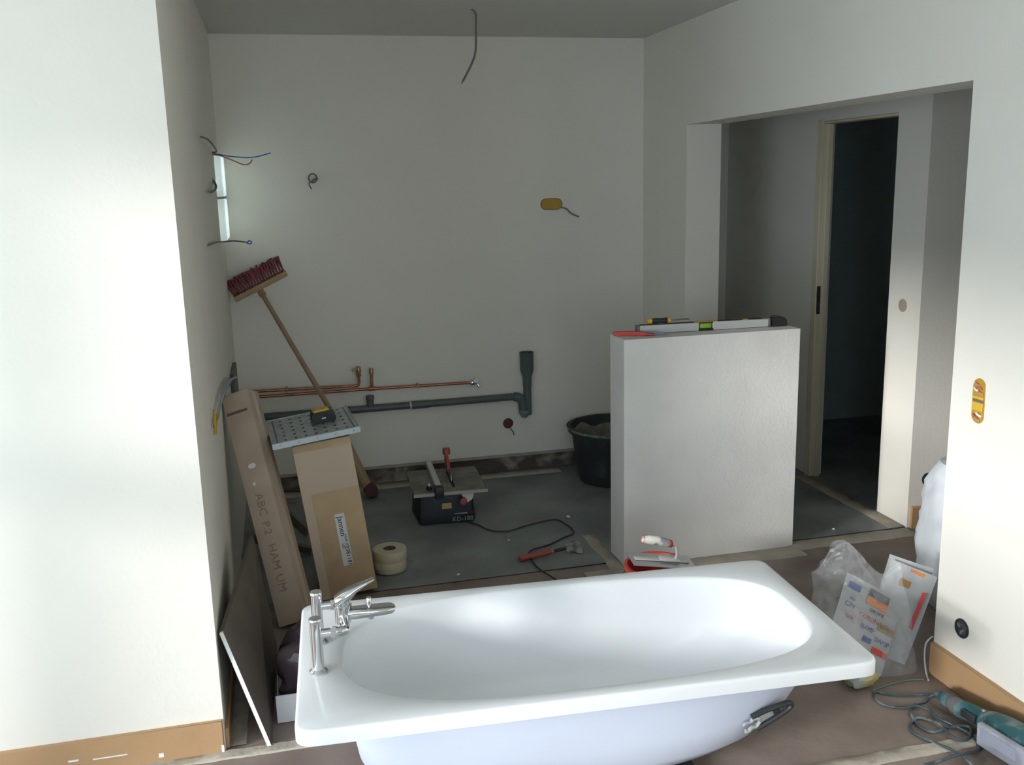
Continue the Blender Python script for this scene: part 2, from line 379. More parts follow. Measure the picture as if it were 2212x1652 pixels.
# bare masonry strip under the plaster of the back wall
def masonry():
    bm = bmesh.new(); nx, nz = 120, 7
    g = []
    for i in range(nx + 1):
        x = XL + (XR - XL) * i / nx; col = []
        for j in range(nz + 1):
            z = 0.002 + 0.125 * j / nz
            d = 0.014 * noise.noise(Vector((x * 6, z * 14, 2))) + 0.010 * noise.noise(Vector((x * 19, z * 33, 5)))
            col.append(bm.verts.new((x, YB + 0.030 + d, z)))
        g.append(col)
    for i in range(nx):
        for j in range(nz): bm.faces.new((g[i][j], g[i + 1][j], g[i + 1][j + 1], g[i][j + 1]))
    return struct(finish('wall_back_masonry', bm, M_rubble, None, 80))
masonry()
struct(box('trim_8', (XL, YB - 0.004, 0.100), (XR, YB + 0.03, 0.118), M_mortar))
rough_band('trim_9', XL + 0.02, 1.6, YB - 0.10, YB - 0.005, 9.1, 0.010, M_mortar)

# skirting boards
def baseboard(name, lo, hi, scuffs=()):
    o = struct(box(name, lo, hi, M_mdf, None, None, 0.002))
    for i, (a, b) in enumerate(scuffs): box('plaster_smear', a, b, M_mdfscuff, o)
    return o
baseboard('baseboard_left', (XW0, YF - 0.015, 0), (XL - 0.004, YF, 0.113),
          [((-0.66, YF - 0.0158, 0.046), (-0.56, YF - 0.0148, 0.050)), ((-0.47, YF - 0.0158, 0.020), (-0.455, YF - 0.0148, 0.034)), ((-0.73, YF - 0.0158, 0.05), (-0.70, YF - 0.0148, 0.056)), ((XL - 0.012, YF - 0.0158, 0.0), (XL - 0.004, YF - 0.0148, 0.03))])
baseboard('baseboard_right', (XR - 0.018, YR, 0), (XR, JN - 0.004, 0.118))
baseboard('baseboard_corridor', (2.995, 3.964, 0), (4.4, 3.98, 0.112))
baseboard('baseboard_alcove', (XL, YF + 0.01, 0), (XL + 0.012, 3.5, 0.07))

# door frame of the dark room
df = struct(thing('door_1', 'x', 'x', (2.98, DY1, 0))); del df['category']; del df['label']
box('door_jamb', (2.966, DY1 - 0.022, 0), (3.03, DY1 + 0.028, DZ + 0.012), M_doorwood, df, None, 0.003)
box('door_stop', (3.0, DY1 - 0.034, 0), (3.03, DY1 - 0.022, DZ - 0.012), M_doorwood, df, None, 0.002)
box('door_head', (2.972, DY0, DZ - 0.012), (3.05, DY1 - 0.022, DZ + 0.002), M_doorwood, df, None, 0.003)
box('strike_plate', (2.970, DY1 - 0.0245, 0.97), (2.994, DY1 - 0.022, 1.13), M_steel, df)
box('latch_hole', (2.975, DY1 - 0.0255, 1.04), (2.989, DY1 - 0.0244, 1.08), M_hole, df)
adopt(df)

# ------------------------------------------------------------------ the bathtub
TC = Vector((0.782, 2.592, 0.0)); TR = R(-3.1); TL, TW, ZT = 1.615, 0.775, 0.41
TM = Matrix.Translation(TC) @ Matrix.Rotation(TR, 4, 'Z')
NT = 200
def ring_xy(xl, xr, hw, nl=2.5, nr=3.0, off=0.0):
    """outline of the basin: two super-ellipse halves of different length"""
    pts = []; x0 = xl + 0.42 * (xr - xl); al, ar = x0 - xl + off, xr - x0 + off; h = hw + off
    for k in range(NT):
        a = 2 * math.pi * k / NT; c, s = math.cos(a), math.sin(a)
        n, ax = (nr, ar) if c >= 0 else (nl, al)
        pts.append((x0 + ax * math.copysign(abs(c) ** (2 / n), c), h * math.copysign(abs(s) ** (2 / n), s)))
    return pts
PROF = [  # xl, xr, half width, z below the rim, exponents
    (-0.690, 0.742, 0.340, 0.0005, 2.6, 3.3), (-0.684, 0.736, 0.334, 0.004, 2.6, 3.3), (-0.678, 0.730, 0.328, 0.013, 2.6, 3.4),
    (-0.668, 0.705, 0.314, 0.10, 2.6, 3.7), (-0.655, 0.645, 0.298, 0.20, 2.6, 3.6), (-0.640, 0.565, 0.278, 0.285, 2.6, 3.3),
    (-0.615, 0.500, 0.248, 0.330, 2.6, 3.0), (-0.570, 0.430, 0.205, 0.355, 2.5, 2.7), (-0.480, 0.320, 0.140, 0.364, 2.4, 2.4), (-0.2, 0.1, 0.04, 0.367, 2, 2)]
def shell_point(x, z):
    """point on the near outside of the tub at local x and height z"""
    d = ZT - z - 0.008
    for p, q in zip(PROF[2:], PROF[3:]):
        if p[3] <= d <= q[3]:
            t = (d - p[3]) / (q[3] - p[3]); xl, xr, hw, nr = [p[i] + (q[i] - p[i]) * t for i in (0, 1, 2, 5)]
            x0 = xl + 0.42 * (xr - xl); u = min(0.999, abs(x - x0) / (xr - x0 + 0.012))
            return Vector((x, -(hw + 0.012) * (1 - u ** nr) ** (1 / nr), z))
def rrect_ray(x0, dx, dy, L, Wd, r):
    """where a ray from (x0,0) leaves a rounded rectangle"""
    lo, hi = 0.0, 3.0
    def inside(t):
        x, y = abs(x0 + dx * t), abs(dy * t)
        if x > L / 2 or y > Wd / 2: return False
        ex, ey = x - (L / 2 - r), y - (Wd / 2 - r)
        return not (ex > 0 and ey > 0 and ex * ex + ey * ey > r * r)
    for _ in range(40):
        m = (lo + hi) / 2
        if inside(m): lo = m
        else: hi = m
    return (x0 + dx * lo, dy * lo)
tub = thing('bathtub', 'large white enamelled steel bathtub standing loose on the floor', 'bathtub', TC)
def tub_mesh():
    bm = bmesh.new(); rings = []
    inner0 = ring_xy(*PROF[0][:3], PROF[0][4], PROF[0][5])
    # the rim outline is sampled densely round its corners
    angs = [math.atan2(y, x) for x, y in inner0]
    def outer(L, Wd, r): return [rrect_ray(0, math.cos(a), math.sin(a), L, Wd, r) for a in angs]
    # add the four corner directions to the sampling by nudging the nearest samples
    for off, z, r in ((0.0, -0.042, 0.045), (0.0, -0.008, 0.045), (-0.003, -0.002, 0.042), (-0.009, 0.0, 0.036)):
        rings.append([bm.verts.new((x, y, z + ZT)) for x, y in outer(TL + 2 * off, TW + 2 * off, r)])
    for p in PROF: rings.append([bm.verts.new((x, y, ZT - p[3])) for x, y in ring_xy(*p[:3], p[4], p[5])])
    for a, b in zip(rings, rings[1:]):
        for k in range(NT): bm.faces.new((a[k], a[(k + 1) % NT], b[(k + 1) % NT], b[k]))
    bm.faces.new(rings[-1])
    return bm
bm = tub_mesh(); bm.transform(TM); finish('basin', bm, M_enamel, tub, 50)
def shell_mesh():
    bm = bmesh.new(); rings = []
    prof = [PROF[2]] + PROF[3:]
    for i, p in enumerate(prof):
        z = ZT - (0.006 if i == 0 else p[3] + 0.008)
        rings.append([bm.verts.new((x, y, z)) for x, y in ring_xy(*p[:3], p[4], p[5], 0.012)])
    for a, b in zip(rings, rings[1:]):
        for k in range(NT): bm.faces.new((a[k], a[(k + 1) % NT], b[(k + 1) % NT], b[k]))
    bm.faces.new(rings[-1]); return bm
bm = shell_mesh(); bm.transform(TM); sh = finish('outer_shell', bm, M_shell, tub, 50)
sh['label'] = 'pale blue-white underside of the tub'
# feet: two black skids under the basin
for lx in (-0.40, 0.28):
    bm = bmesh.new(); add_box(bm, (lx - 0.06, -0.26, 0.0), (lx + 0.06, 0.26, 0.022), TM, 0.004)
    add_box(bm, (lx - 0.05, -0.13, 0.022), (lx + 0.05, 0.13, 0.040), TM, 0.003)
    finish('foot', bm, M_black, tub, 40)
# grip clip on the near side: forked steel plate and black loop
GX, GZ = 0.488, 0.212
g0 = shell_point(GX, GZ); gx_ = shell_point(GX + 0.03, GZ + 0.012) - shell_point(GX - 0.03, GZ - 0.012); gy_ = shell_point(GX, GZ + 0.02) - shell_point(GX, GZ - 0.02)
gn_ = gx_.cross(gy_).normalized()
if gn_.y > 0: gn_ = -gn_
gf = TM @ frame(g0 + gn_ * 0.012, gx_.normalized() + Vector((0, -0.08, 0)), gy_.normalized() + Vector((0, 0.25, 0.35))) @ Matrix.Scale(0.82, 4)
bm = bmesh.new()
add_box(bm, (0.00, -0.012, -0.003), (0.075, 0.012, 0.002), gf, 0.001)
for s in (-1, 1):
    pts = [(0.005, s * 0.006, 0), (-0.015, s * 0.018, 0), (-0.03, s * 0.012, 0), (-0.048, s * 0.018, 0), (-0.058, s * 0.013, 0)]
    add_tube(bm, [gf @ Vector(p) for p in spline(pts, 4)], 0.006, 8)
finish('grip_bracket', bm, M_zinc, tub, 40)
loop = [(-0.02, 0.030, 0.0), (0.03, 0.030, 0.004), (0.08, 0.026, 0.012), (0.115, 0.020, 0.016), (0.130, 0.006, 0.016), (0.118, -0.008, 0.014), (0.08, -0.018, 0.010), (0.03, -0.026, 0.004), (-0.015, -0.030, 0.0)]
bm = bmesh.new(); add_tube(bm, [gf @ Vector(p) for p in spline(loop, 5)], 0.0085, 8)
add_box(bm, (0.06, -0.014, 0.0), (0.085, 0.022, 0.010), gf, 0.002)
finish('grip_loop', bm, M_black, tub, 40)
adopt(tub)

# ------------------------------------------------------------------ bath mixer tap
tap = thing('bath_mixer_tap', 'chrome two-pillar bath mixer tap standing on the tub rim', 'tap', (0.035, 2.65, ZT))
def pillar(x, y):
    return lathe('pillar', [(0.026, 0.0), (0.026, 0.004), (0.022, 0.008), (0.0172, 0.012), (0.0168, 0.02), (0.0168, 0.152), (0.0185, 0.154), (0.0185, 0.161), (0.017, 0.163)], M_chrome, tap, Matrix.Translation((x, y, ZT)), 32)
pillar(0.030, 2.552); pillar(0.040, 2.735)
BX, BY, BZ = 0.112, 2.648, 0.535
for x, y in ((0.030, 2.552), (0.040, 2.735)):
    bm = bmesh.new(); s = 1 if y < BY else -1; z = 0.525
    add_tube(bm, [(x, y, z), (x + 0.045, y, z)], 0.0125, 16)
    add_tube(bm, [(x + 0.040, y, z), (x + 0.056, y, z)], 0.0165, 6)
    add_tube(bm, [(x + 0.050, y, z), (x + 0.074, y, z), (x + 0.081, y + s * 0.004, z), (x + 0.082, y + s * 0.014, z), (x + 0.082, BY - s * 0.012, z)], 0.0145, 16)
    finish('arm', bm, M_chrome, tap, 50)
lathe('body', [(0.018, -0.030), (0.0235, -0.028), (0.0235, 0.016), (0.0265, 0.018), (0.0265, 0.026), (0.0235, 0.028), (0.0245, 0.050), (0.022, 0.053)], M_chrome, tap, Matrix.Translation((BX, BY, BZ)), 32)
# lever: cap that runs out into a flat blade
def lever():
    bm = bmesh.new(); fr = frame((BX, BY, BZ + 0.054), (1, 0.02, 0.34), (0, 1, 0)); out = []
    secs = [(-0.027, 0.010, 0.005, -0.010), (-0.023, 0.021, 0.015, -0.009), (0.0, 0.027, 0.020, -0.007), (0.022, 0.025, 0.016, -0.002), (0.045, 0.020, 0.009, 0.004), (0.075, 0.015, 0.0055, 0.006), (0.096, 0.013, 0.0045, 0.007), (0.103, 0.008, 0.003, 0.007)]
    for x, w, h, z in secs:
        out.append([bm.verts.new(fr @ Vector((x, w * math.copysign(abs(math.cos(a)) ** 0.7, math.cos(a)), z + h * math.sin(a)))) for a in [2 * math.pi * k / 20 for k in range(20)]])
    for a, b in zip(out, out[1:]):
        for k in range(20): bm.faces.new((a[k], a[(k + 1) % 20], b[(k + 1) % 20], b[k]))
    bm.faces.new(out[0][::-1]); bm.faces.new(out[-1])
    return finish('lever', bm, M_chrome, tap, 50)
lever()
def spout():
    bm = bmesh.new(); out = []
    for x, w, h in ((0.0, 0.018, 0.016), (0.03, 0.024, 0.0155), (0.07, 0.026, 0.0135), (0.122, 0.026, 0.0120), (0.136, 0.022, 0.011), (0.144, 0.014, 0.008), (0.147, 0.004, 0.004)):
        out.append([bm.verts.new((BX + 0.006 + x, BY + w * math.copysign(abs(math.cos(a)) ** 0.6, math.cos(a)), BZ - 0.004 + h * math.copysign(abs(math.sin(a)) ** 0.6, math.sin(a)))) for a in [2 * math.pi * k / 24 for k in range(24)]])
    for a, b in zip(out, out[1:]):
        for k in range(24): bm.faces.new((a[k], a[(k + 1) % 24], b[(k + 1) % 24], b[k]))
    bm.faces.new(out[0][::-1]); bm.faces.new(out[-1])
    return finish('spout', bm, M_chrome, tap, 50)
spout()
lathe('diverter_knob', [(0.004, 0.0), (0.004, 0.010), (0.0085, 0.012), (0.0085, 0.032), (0.007, 0.034)], M_chrome, tap, Matrix.Translation((BX + 0.076, BY, BZ + 0.004)), 20)
lathe('aerator', [(0.009, 0.0), (0.010, 0.004), (0.010, 0.016), (0.009, 0.016)], M_chrome, tap, Matrix.Translation((BX + 0.080, BY, BZ - 0.028)), 20)
adopt(tap)

# ------------------------------------------------------------------ tools on the partition
ZP = 1.06
lv = thing('spirit_level', 'white and black spirit level with green vial on top of the partition', 'spirit level', (1.9, 4.03, ZP))
lf = frame((1.575, 4.045, ZP), (0.64, -0.020, 0), (0, 1, 0)); LL = 0.63
for a, b in ((0.0, 0.285), (0.355, LL)): box('beam', (a, 0, 0.002), (b, 0.026, 0.040), M_alu, lv, lf, 0.002)
box('beam', (0.285, 0.0, 0.002), (0.355, 0.026, 0.010), M_black, lv, lf)
box('vial', (0.292, 0.005, 0.011), (0.348, 0.021, 0.034), M_green, lv, lf, 0.004, 2)
box('vial_holder', (0.285, 0.003, 0.0345), (0.355, 0.023, 0.0405), M_black, lv, lf)
for a, b, m in ((0.0, 0.26, M_black), (0.26, 0.38, M_yelldark), (0.38, 0.50, M_black), (0.50, 0.53, M_yelldark), (0.53, 0.60, M_black)):
    box('top_strip', (a + 0.004, 0.002, 0.0402), (b - 0.001, 0.024, 0.0435), m, lv, lf)
box('end_cap', (-0.016, -0.001, 0.001), (0.0, 0.027, 0.042), M_grey, lv, lf, 0.003)
box('end_cap', (LL, -0.001, 0.001), (LL + 0.012, 0.027, 0.042), M_grey, lv, lf, 0.003)
adopt(lv)
sd = thing('screwdriver', 'black screwdriver with yellow handle end lying on top of the spirit level', 'screwdriver', (1.70, 4.055, ZP + 0.045))
sf = frame((1.612, 4.057, ZP + 0.0575), (1, -0.03, 0.0), (0, 1, 0))
lathe('handle_end', [(0.004, -0.002), (0.011, 0.002), (0.0130, 0.012), (0.0125, 0.022)], M_yellow, sd, sf @ Matrix.Rotation(R(90), 4, 'Y'), 16)
lathe('handle', [(0.0110, 0.022), (0.0125, 0.04), (0.0105, 0.07), (0.0125, 0.095), (0.009, 0.11)], M_black, sd, sf @ Matrix.Rotation(R(90), 4, 'Y'), 16)
lathe('collar', [(0.0095, 0.095), (0.0128, 0.098), (0.0128, 0.112), (0.0095, 0.115)], M_yellow, sd, sf @ Matrix.Rotation(R(90), 4, 'Y'), 16)
lathe('shaft', [(0.0035, 0.11), (0.0035, 0.20), (0.0012, 0.208)], M_steel, sd, sf @ Matrix.Rotation(R(90), 4, 'Y'), 10)
adopt(sd)
ut = thing('putty_knife', 'red-handled filling knife at the left corner of the partition top', 'putty knife', (1.55, 3.985, ZP))
uf = frame((1.448, 4.060, ZP + 0.001), (1, -0.36, 0.0), (0, 0, 1))
prism('handle', [(0.0, 0.006), (0.008, 0.001), (0.07, 0.0), (0.13, 0.0), (0.16, 0.004), (0.19, 0.001), (0.19, 0.006), (0.13, 0.018), (0.06, 0.019), (0.01, 0.018), (0.0, 0.012)], -0.012, 0.012, M_red, ut, uf)
prism('blade', [(0.13, 0.003), (0.26, 0.0005), (0.26, 0.0025), (0.19, 0.016), (0.13, 0.017)], -0.0165, -0.0135, mat('blued_blade', (0.16, 0.20, 0.24), 0.4, metal=0.6), ut, uf)
adopt(ut)
tm = thing('tape_measure', 'black tape measure at the right end of the spirit level', 'tape measure', (2.26, 4.04, ZP))
prism('case', [(-0.035, 0.0), (0.034, 0.0), (0.040, 0.008), (0.036, 0.030), (0.020, 0.044), (-0.02, 0.046), (-0.035, 0.038)], -0.022, 0.022, M_black, tm, frame((2.262, 4.045, ZP), (1, -0.05, 0), (0, 0, 1)))
prism('grip_band', [(-0.030, 0.0462), (0.0, 0.0466), (0.0, 0.049), (-0.028, 0.0485)], -0.018, 0.018, M_brown, tm, frame((2.262, 4.045, ZP), (1, -0.05, 0), (0, 0, 1)))
box('tape_hook', (0.036, -0.010, 0.0), (0.062, 0.010, 0.004), M_steel, tm, frame((2.262, 4.045, ZP), (1, -0.05, 0), (0, 1, 0)))
adopt(tm)

# ------------------------------------------------------------------ red bucket and finishing trowel behind the tub
rb = thing('bucket', 'red plastic bucket with dark inside standing between tub and partition', 'bucket', (1.43, 3.42, 0))
BH = 0.222
bmx = Matrix.Translation((1.41, 3.42, 0))
lathe('bucket_body', [(0.09, 0.0), (0.095, 0.004), (0.125, BH - 0.02), (0.135, BH - 0.015), (0.135, BH), (0.123, BH), (0.119, BH - 0.02), (0.09, 0.012)], M_red, rb, bmx, 40)
lathe('contents', [(0.102, 0.085), (0.105, 0.13), (0.03, 0.14)], mat('dark_maroon_mottle', (0.10, 0.045, 0.04), 0.6, col2=(0.05, 0.03, 0.03), scale=14), rb, bmx, 32)  # dark maroon mottled fill inside the red bucket
bm = bmesh.new(); add_tube(bm, [bmx @ Vector((0.137 * math.cos(a), 0.137 * math.sin(a), BH - 0.012 - 0.09 * abs(math.sin(a)))) for a in [math.pi * k / 16 for k in range(17)]], 0.003, 6)
finish('wire_handle', bm, M_steel, rb, 50)
adopt(rb)
tr = thing('finishing_trowel', 'steel finishing trowel with red and white handle lying across the red bucket', 'trowel', (1.43, 3.40, BH))
tf = frame((1.412, 3.385, BH + 0.026), (1.0, -0.05, -0.165), (0.06, 1.0, 0.10))
box('blade', (-0.135, -0.058, 0.0), (0.135, 0.058, 0.0015), M_steel, tr, tf, 0.0005)
box('spine', (-0.115, -0.012, 0.0016), (0.115, 0.012, 0.009), M_alu, tr, tf, 0.003, 2)
box('plaster_lump', (-0.01, -0.016, 0.0085), (0.075, 0.018, 0.015), M_white, tr, tf, 0.005, 2)
tube('shank', [tf @ Vector(p) for p in ((0.055, 0, 0.008), (0.060, 0, 0.030), (0.050, 0, 0.062), (0.026, 0, 0.078), (0.0, 0, 0.080))], 0.0058, M_alu, tr, 10, 5)
hm = mat('worn_trowel_handle', (0.30, 0.31, 0.33), 0.6, col2=(0.80, 0.78, 0.72), scale=22, lo=0.45, hi=0.55)
def ovalbar(name, secs, m, parent, fr, seg=16):
    bm = bmesh.new(); out = []
    for x, y, z, ry, rz in secs: out.append([bm.verts.new(fr @ Vector((x, y + ry * math.cos(a), z + rz * math.sin(a)))) for a in [2 * math.pi * k / seg for k in range(seg)]])
    for a, b in zip(out, out[1:]):
        for k in range(seg): bm.faces.new((a[k], a[(k + 1) % seg], b[(k + 1) % seg], b[k]))
    bm.faces.new(out[0][::-1]); bm.faces.new(out[-1]); return finish(name, bm, m, parent, 50)
ovalbar('handle', [(-0.092, 0, 0.088, 0.012, 0.013), (-0.075, 0, 0.089, 0.015, 0.018), (-0.04, 0, 0.087, 0.016, 0.019), (0.0, 0, 0.082, 0.015, 0.017), (0.016, 0, 0.079, 0.013, 0.015)], hm, tr, tf)
ovalbar('handle_ferrule', [(0.0161, 0, 0.079, 0.0142, 0.0160), (0.026, 0, 0.077, 0.0142, 0.0160), (0.030, 0, 0.076, 0.010, 0.011)], M_red, tr, tf)
ovalbar('handle_cap', [(-0.104, 0, 0.086, 0.005, 0.006), (-0.099, 0, 0.087, 0.012, 0.013), (-0.0921, 0, 0.088, 0.0125, 0.0135)], mat('chipped_red_paint', (0.55, 0.06, 0.06), 0.6, col2=(0.8, 0.75, 0.7), scale=60), tr, tf)
adopt(tr)

# ------------------------------------------------------------------ mortar tub
mb = thing('mortar_tub', 'black round mortar tub with dried plaster behind the partition', 'mortar tub', (1.865, 5.205, 0))
mm = Matrix.Translation((1.865, 5.205, 0.005))
lathe('tub_body', [(0.195, 0.0), (0.205, 0.004), (0.225, 0.10), (0.25, 0.27), (0.258, 0.295), (0.274, 0.30), (0.278, 0.318), (0.272, 0.33), (0.258, 0.33), (0.246, 0.30), (0.222, 0.16)], M_rubber, mb, mm, 56, True, False)
lathe('rim_lip', [(0.279, 0.316), (0.2815, 0.322), (0.2815, 0.329), (0.279, 0.331)], mat('plaster_smeared_rim', (0.12, 0.15, 0.15), 0.6, col2=(0.30, 0.33, 0.32), scale=18), mb, mm, 56, False, False)
def dried():
    bm = bmesh.new(); n = 40; rows = []
    cv = bm.verts.new(mm @ Vector((0, 0, 0.20)))
    for j in range(1, 9):
        row = []
        for k in range(n):
            a = 2 * math.pi * k / n; r = 0.243 * j / 8
            z = 0.19 + 0.09 * (j / 8) ** 3 + 0.05 * noise.noise(Vector((r * math.cos(a) * 9, r * math.sin(a) * 9, 1.7)))
            row.append(bm.verts.new(mm @ Vector((r * math.cos(a), r * math.sin(a), z))))
        rows.append(row)
    for k in range(n): bm.faces.new((cv, rows[0][k], rows[0][(k + 1) % n]))
    for a, b in zip(rows, rows[1:]):
        for k in range(n): bm.faces.new((a[k], b[k], b[(k + 1) % n], a[(k + 1) % n]))
    return finish('dried_plaster', bm, M_dryplaster, mb, 80)
dried(); adopt(mb)

# ------------------------------------------------------------------ tile saw
ts = thing('tile_saw', 'small black table tile saw with metal top on the dark floor', 'tile saw', (0.78, 4.85, 0))
bm = bmesh.new()
zt = 0.195
base = [(0.625, 4.735), (0.905, 4.72), (0.925, 4.76), (0.925, 5.02), (0.64, 5.03), (0.615, 4.98)]
lo_ = [bm.verts.new((x, y, 0.006)) for x, y in base]; mid = [bm.verts.new((x * 1.0 + (0.775 - x) * 0.02, y, 0.05)) for x, y in base]
hi_ = [bm.verts.new((x + (0.775 - x) * 0.08, y + (4.88 - y) * 0.10, zt - 0.002)) for x, y in base]
bm.faces.new(lo_[::-1]); bm.faces.new(hi_)
for A, B in ((lo_, mid), (mid, hi_)):
    for k in range(6): bm.faces.new((A[k], A[(k + 1) % 6], B[(k + 1) % 6], B[k]))
bmesh.ops.bevel(bm, geom=bm.edges[:], offset=0.008, segments=2, affect='EDGES', profile=0.5)
finish('housing', bm, M_saw, ts, 40)
sawf = Matrix.Translation((0.79, 4.86, 0)) @ Matrix.Rotation(R(-2.5), 4, 'Z')
box('table', (-0.19, -0.205, zt), (0.19, 0.215, zt + 0.008), M_sawtop, ts, sawf, 0.002)
box('table_edge', (-0.192, -0.211, zt - 0.008), (0.192, -0.2055, zt + 0.009), mat('bright_table_edge', (0.45, 0.44, 0.40), 0.45, metal=0.3), ts, sawf, 0.001)
box('rip_fence', (-0.075, -0.19, zt + 0.0085), (-0.045, 0.27, zt + 0.040), M_alu, ts, sawf, 0.003)
box('fence_clamp', (-0.085, -0.235, zt - 0.018), (-0.038, -0.180, zt + 0.043), M_black, ts, sawf, 0.006, 2)
lathe('fence_knob', [(0.012, 0), (0.016, 0.004), (0.016, 0.018), (0.008, 0.022)], M_black, ts, sawf @ Matrix.Translation((-0.105, -0.15, zt + 0.009)), 16)
lathe('knob_pin', [(0.006, 0), (0.006, 0.012)], M_white, ts, sawf @ Matrix.Translation((-0.105, -0.15, zt + 0.031)), 12)
box('blade_slot', (0.018, -0.13, zt + 0.0082), (0.034, 0.15, zt + 0.0092), M_hole, ts, sawf)
prism('saw_blade', [(0.055 * math.cos(a), 0.055 * math.sin(a)) for a in [math.pi * k / 14 for k in range(15)]], -0.001, 0.001, M_steel, ts, sawf @ frame((0.026, 0.02, zt + 0.009), (0, 1, 0), (0, 0, 1)))
prism('blade_guard', [(-0.02, 0.0), (0.10, 0.0), (0.125, 0.035), (0.12, 0.085), (0.08, 0.10), (0.07, 0.07), (0.02, 0.05)], -0.008, 0.008, M_redtool, ts, sawf @ frame((0.026, 0.06, zt + 0.035), (0, 1, 0), (0, 0, 1)))
box('guard_bracket', (0.010, 0.16, zt + 0.1), (0.05, 0.19, zt + 0.135), M_redtool, ts, sawf, 0.003)
box('riving_knife', (0.024, 0.13, zt + 0.009), (0.028, 0.19, zt + 0.10), M_redtool, ts, sawf)
# tilt scale with red locking knob on the front
hf = frame((0.79, 4.712, 0.10), (1, -0.052, 0), (0, 0.12, 1))
prism('tilt_scale', [(0.05, 0.075), (0.115, 0.085), (0.120, 0.06), (0.11, 0.035), (0.085, 0.02), (0.07, 0.035)], 0.004, 0.010, M_white, ts, hf)
lathe('lock_knob', [(0.019, 0), (0.021, 0.004), (0.019, 0.02), (0.012, 0.024)], M_redtool, ts, hf @ Matrix.Translation((0.062, 0.030, 0.010)), 18)
box('warning_label', (-0.050, -0.004, 0.010), (0.0, 0.026, 0.0115), M_label, ts, hf)
text('lettering', 'KD-180', 0.034, mat('pale_lettering', (0.28, 0.30, 0.30), 0.6), ts, hf @ Matrix.Translation((0.055, -0.062, 0.0185)))
box('logo_bar', (0.012, -0.036, 0.0150), (0.080, -0.030, 0.0162), mat('pale_lettering', (0.3, 0.3, 0.3)), ts, hf)
box('logo_mark', (0.095, -0.040, 0.0150), (0.112, -0.024, 0.0162), M_darkred, ts, hf)
for x in (0.64, 0.90):
    for y in (4.76, 4.99): lathe('rubber_foot', [(0.014, 0.0), (0.014, 0.01)], M_black, ts, Matrix.Translation((x, y, 0.004)), 12)
tube('power_cord', [(0.86, 4.80, 0.03), (0.882, 4.70, 0.012)] + [(x, y, 0.012) for x, y in [(0.91, 4.655), (0.96, 4.547), (1.037, 4.509), (1.132, 4.549), (1.215, 4.58), (1.309, 4.601), (1.345, 4.553), (1.358, 4.394), (1.279, 4.332), (1.187, 4.263), (1.096, 4.228), (1.064, 4.177), (1.059, 4.089), (1.065, 3.99), (1.093, 3.894), (1.117, 3.80), (1.15, 3.6)]], 0.004, M_blackwire, ts, 6, 5)
adopt(ts)

# ------------------------------------------------------------------ small things on the dark floor
def tape_roll(z, label):
    o = thing('tape_roll', label, 'tape roll', (0.405, 4.205, z), 'rolls of jointing tape')
    lathe('wound_paper', [(0.029, 0.0), (0.076, 0.0), (0.078, 0.004), (0.078, 0.046), (0.076, 0.050), (0.029, 0.050)], M_tapecream, o, None, 40, False, False)
    lathe('core', [(0.0285, 0.001), (0.0285, 0.049)], M_core, o, None, 32, False, False)
    return o
tape_roll(0.010, 'lower roll of cream jointing tape on the dark floor'); t2 = tape_roll(0.0605, 'upper cream tape roll stacked on the other roll')
t2.location.x += 0.003
hm_ = thing('hammer', 'dusty hammer with red handle lying on the dark floor', 'hammer', (1.15, 4.15, 0))
hf2 = frame((1.003, 4.115, 0.022), (0.30, 0.055, 0.0), (0, 1, 0))
ovalbar('handle', [(0.0, 0, 0, 0.010, 0.010), (0.006, 0, 0, 0.017, 0.015), (0.03, 0, 0, 0.015, 0.013), (0.10, 0, 0.002, 0.014, 0.012), (0.155, 0, 0.004, 0.016, 0.013), (0.165, 0, 0.004, 0.012, 0.010)], M_redtool, hm_, hf2)
ovalbar('handle_tip', [(0.1655, 0, 0.004, 0.012, 0.010), (0.178, 0, 0.004, 0.008, 0.008)], M_orange, hm_, hf2)
ovalbar('shaft', [(0.1785, 0, 0.004, 0.008, 0.008), (0.27, 0, 0.006, 0.008, 0.008)], M_black, hm_, hf2)
M_duststeel = mat('plaster_caked_steel', (0.17, 0.17, 0.165), 0.8, col2=(0.42, 0.41, 0.38), scale=20, lo=0.45, hi=0.65)
prism('head', [(0.245, -0.012), (0.28, -0.016), (0.292, -0.048), (0.305, -0.058), (0.318, -0.030), (0.322, 0.0), (0.312, 0.036), (0.296, 0.044), (0.28, 0.016), (0.245, 0.012)], -0.012, 0.020, M_duststeel, hm_, hf2)
adopt(hm_)
ml = thing('rubber_mallet', 'wooden-handled mallet with dark red head leaning behind the labelled carton', 'mallet', (0.42, 5.30, 0))
mf = zmat((0.425, 5.30, 0.035), (-0.42, 0.25, 1.0))
lathe('head', [(0.034, -0.052), (0.038, -0.045), (0.038, 0.045), (0.034, 0.052)], M_darkred, ml, Matrix.Translation((0.425, 5.30, 0.048)) @ Matrix.Rotation(R(80), 4, 'X'), 20)
bm = bmesh.new(); add_box(bm, (-0.030, -0.016, 0.02), (0.030, 0.016, 0.42), mf, 0.006, 2); finish('handle', bm, M_wood, ml, 40)
adopt(ml)
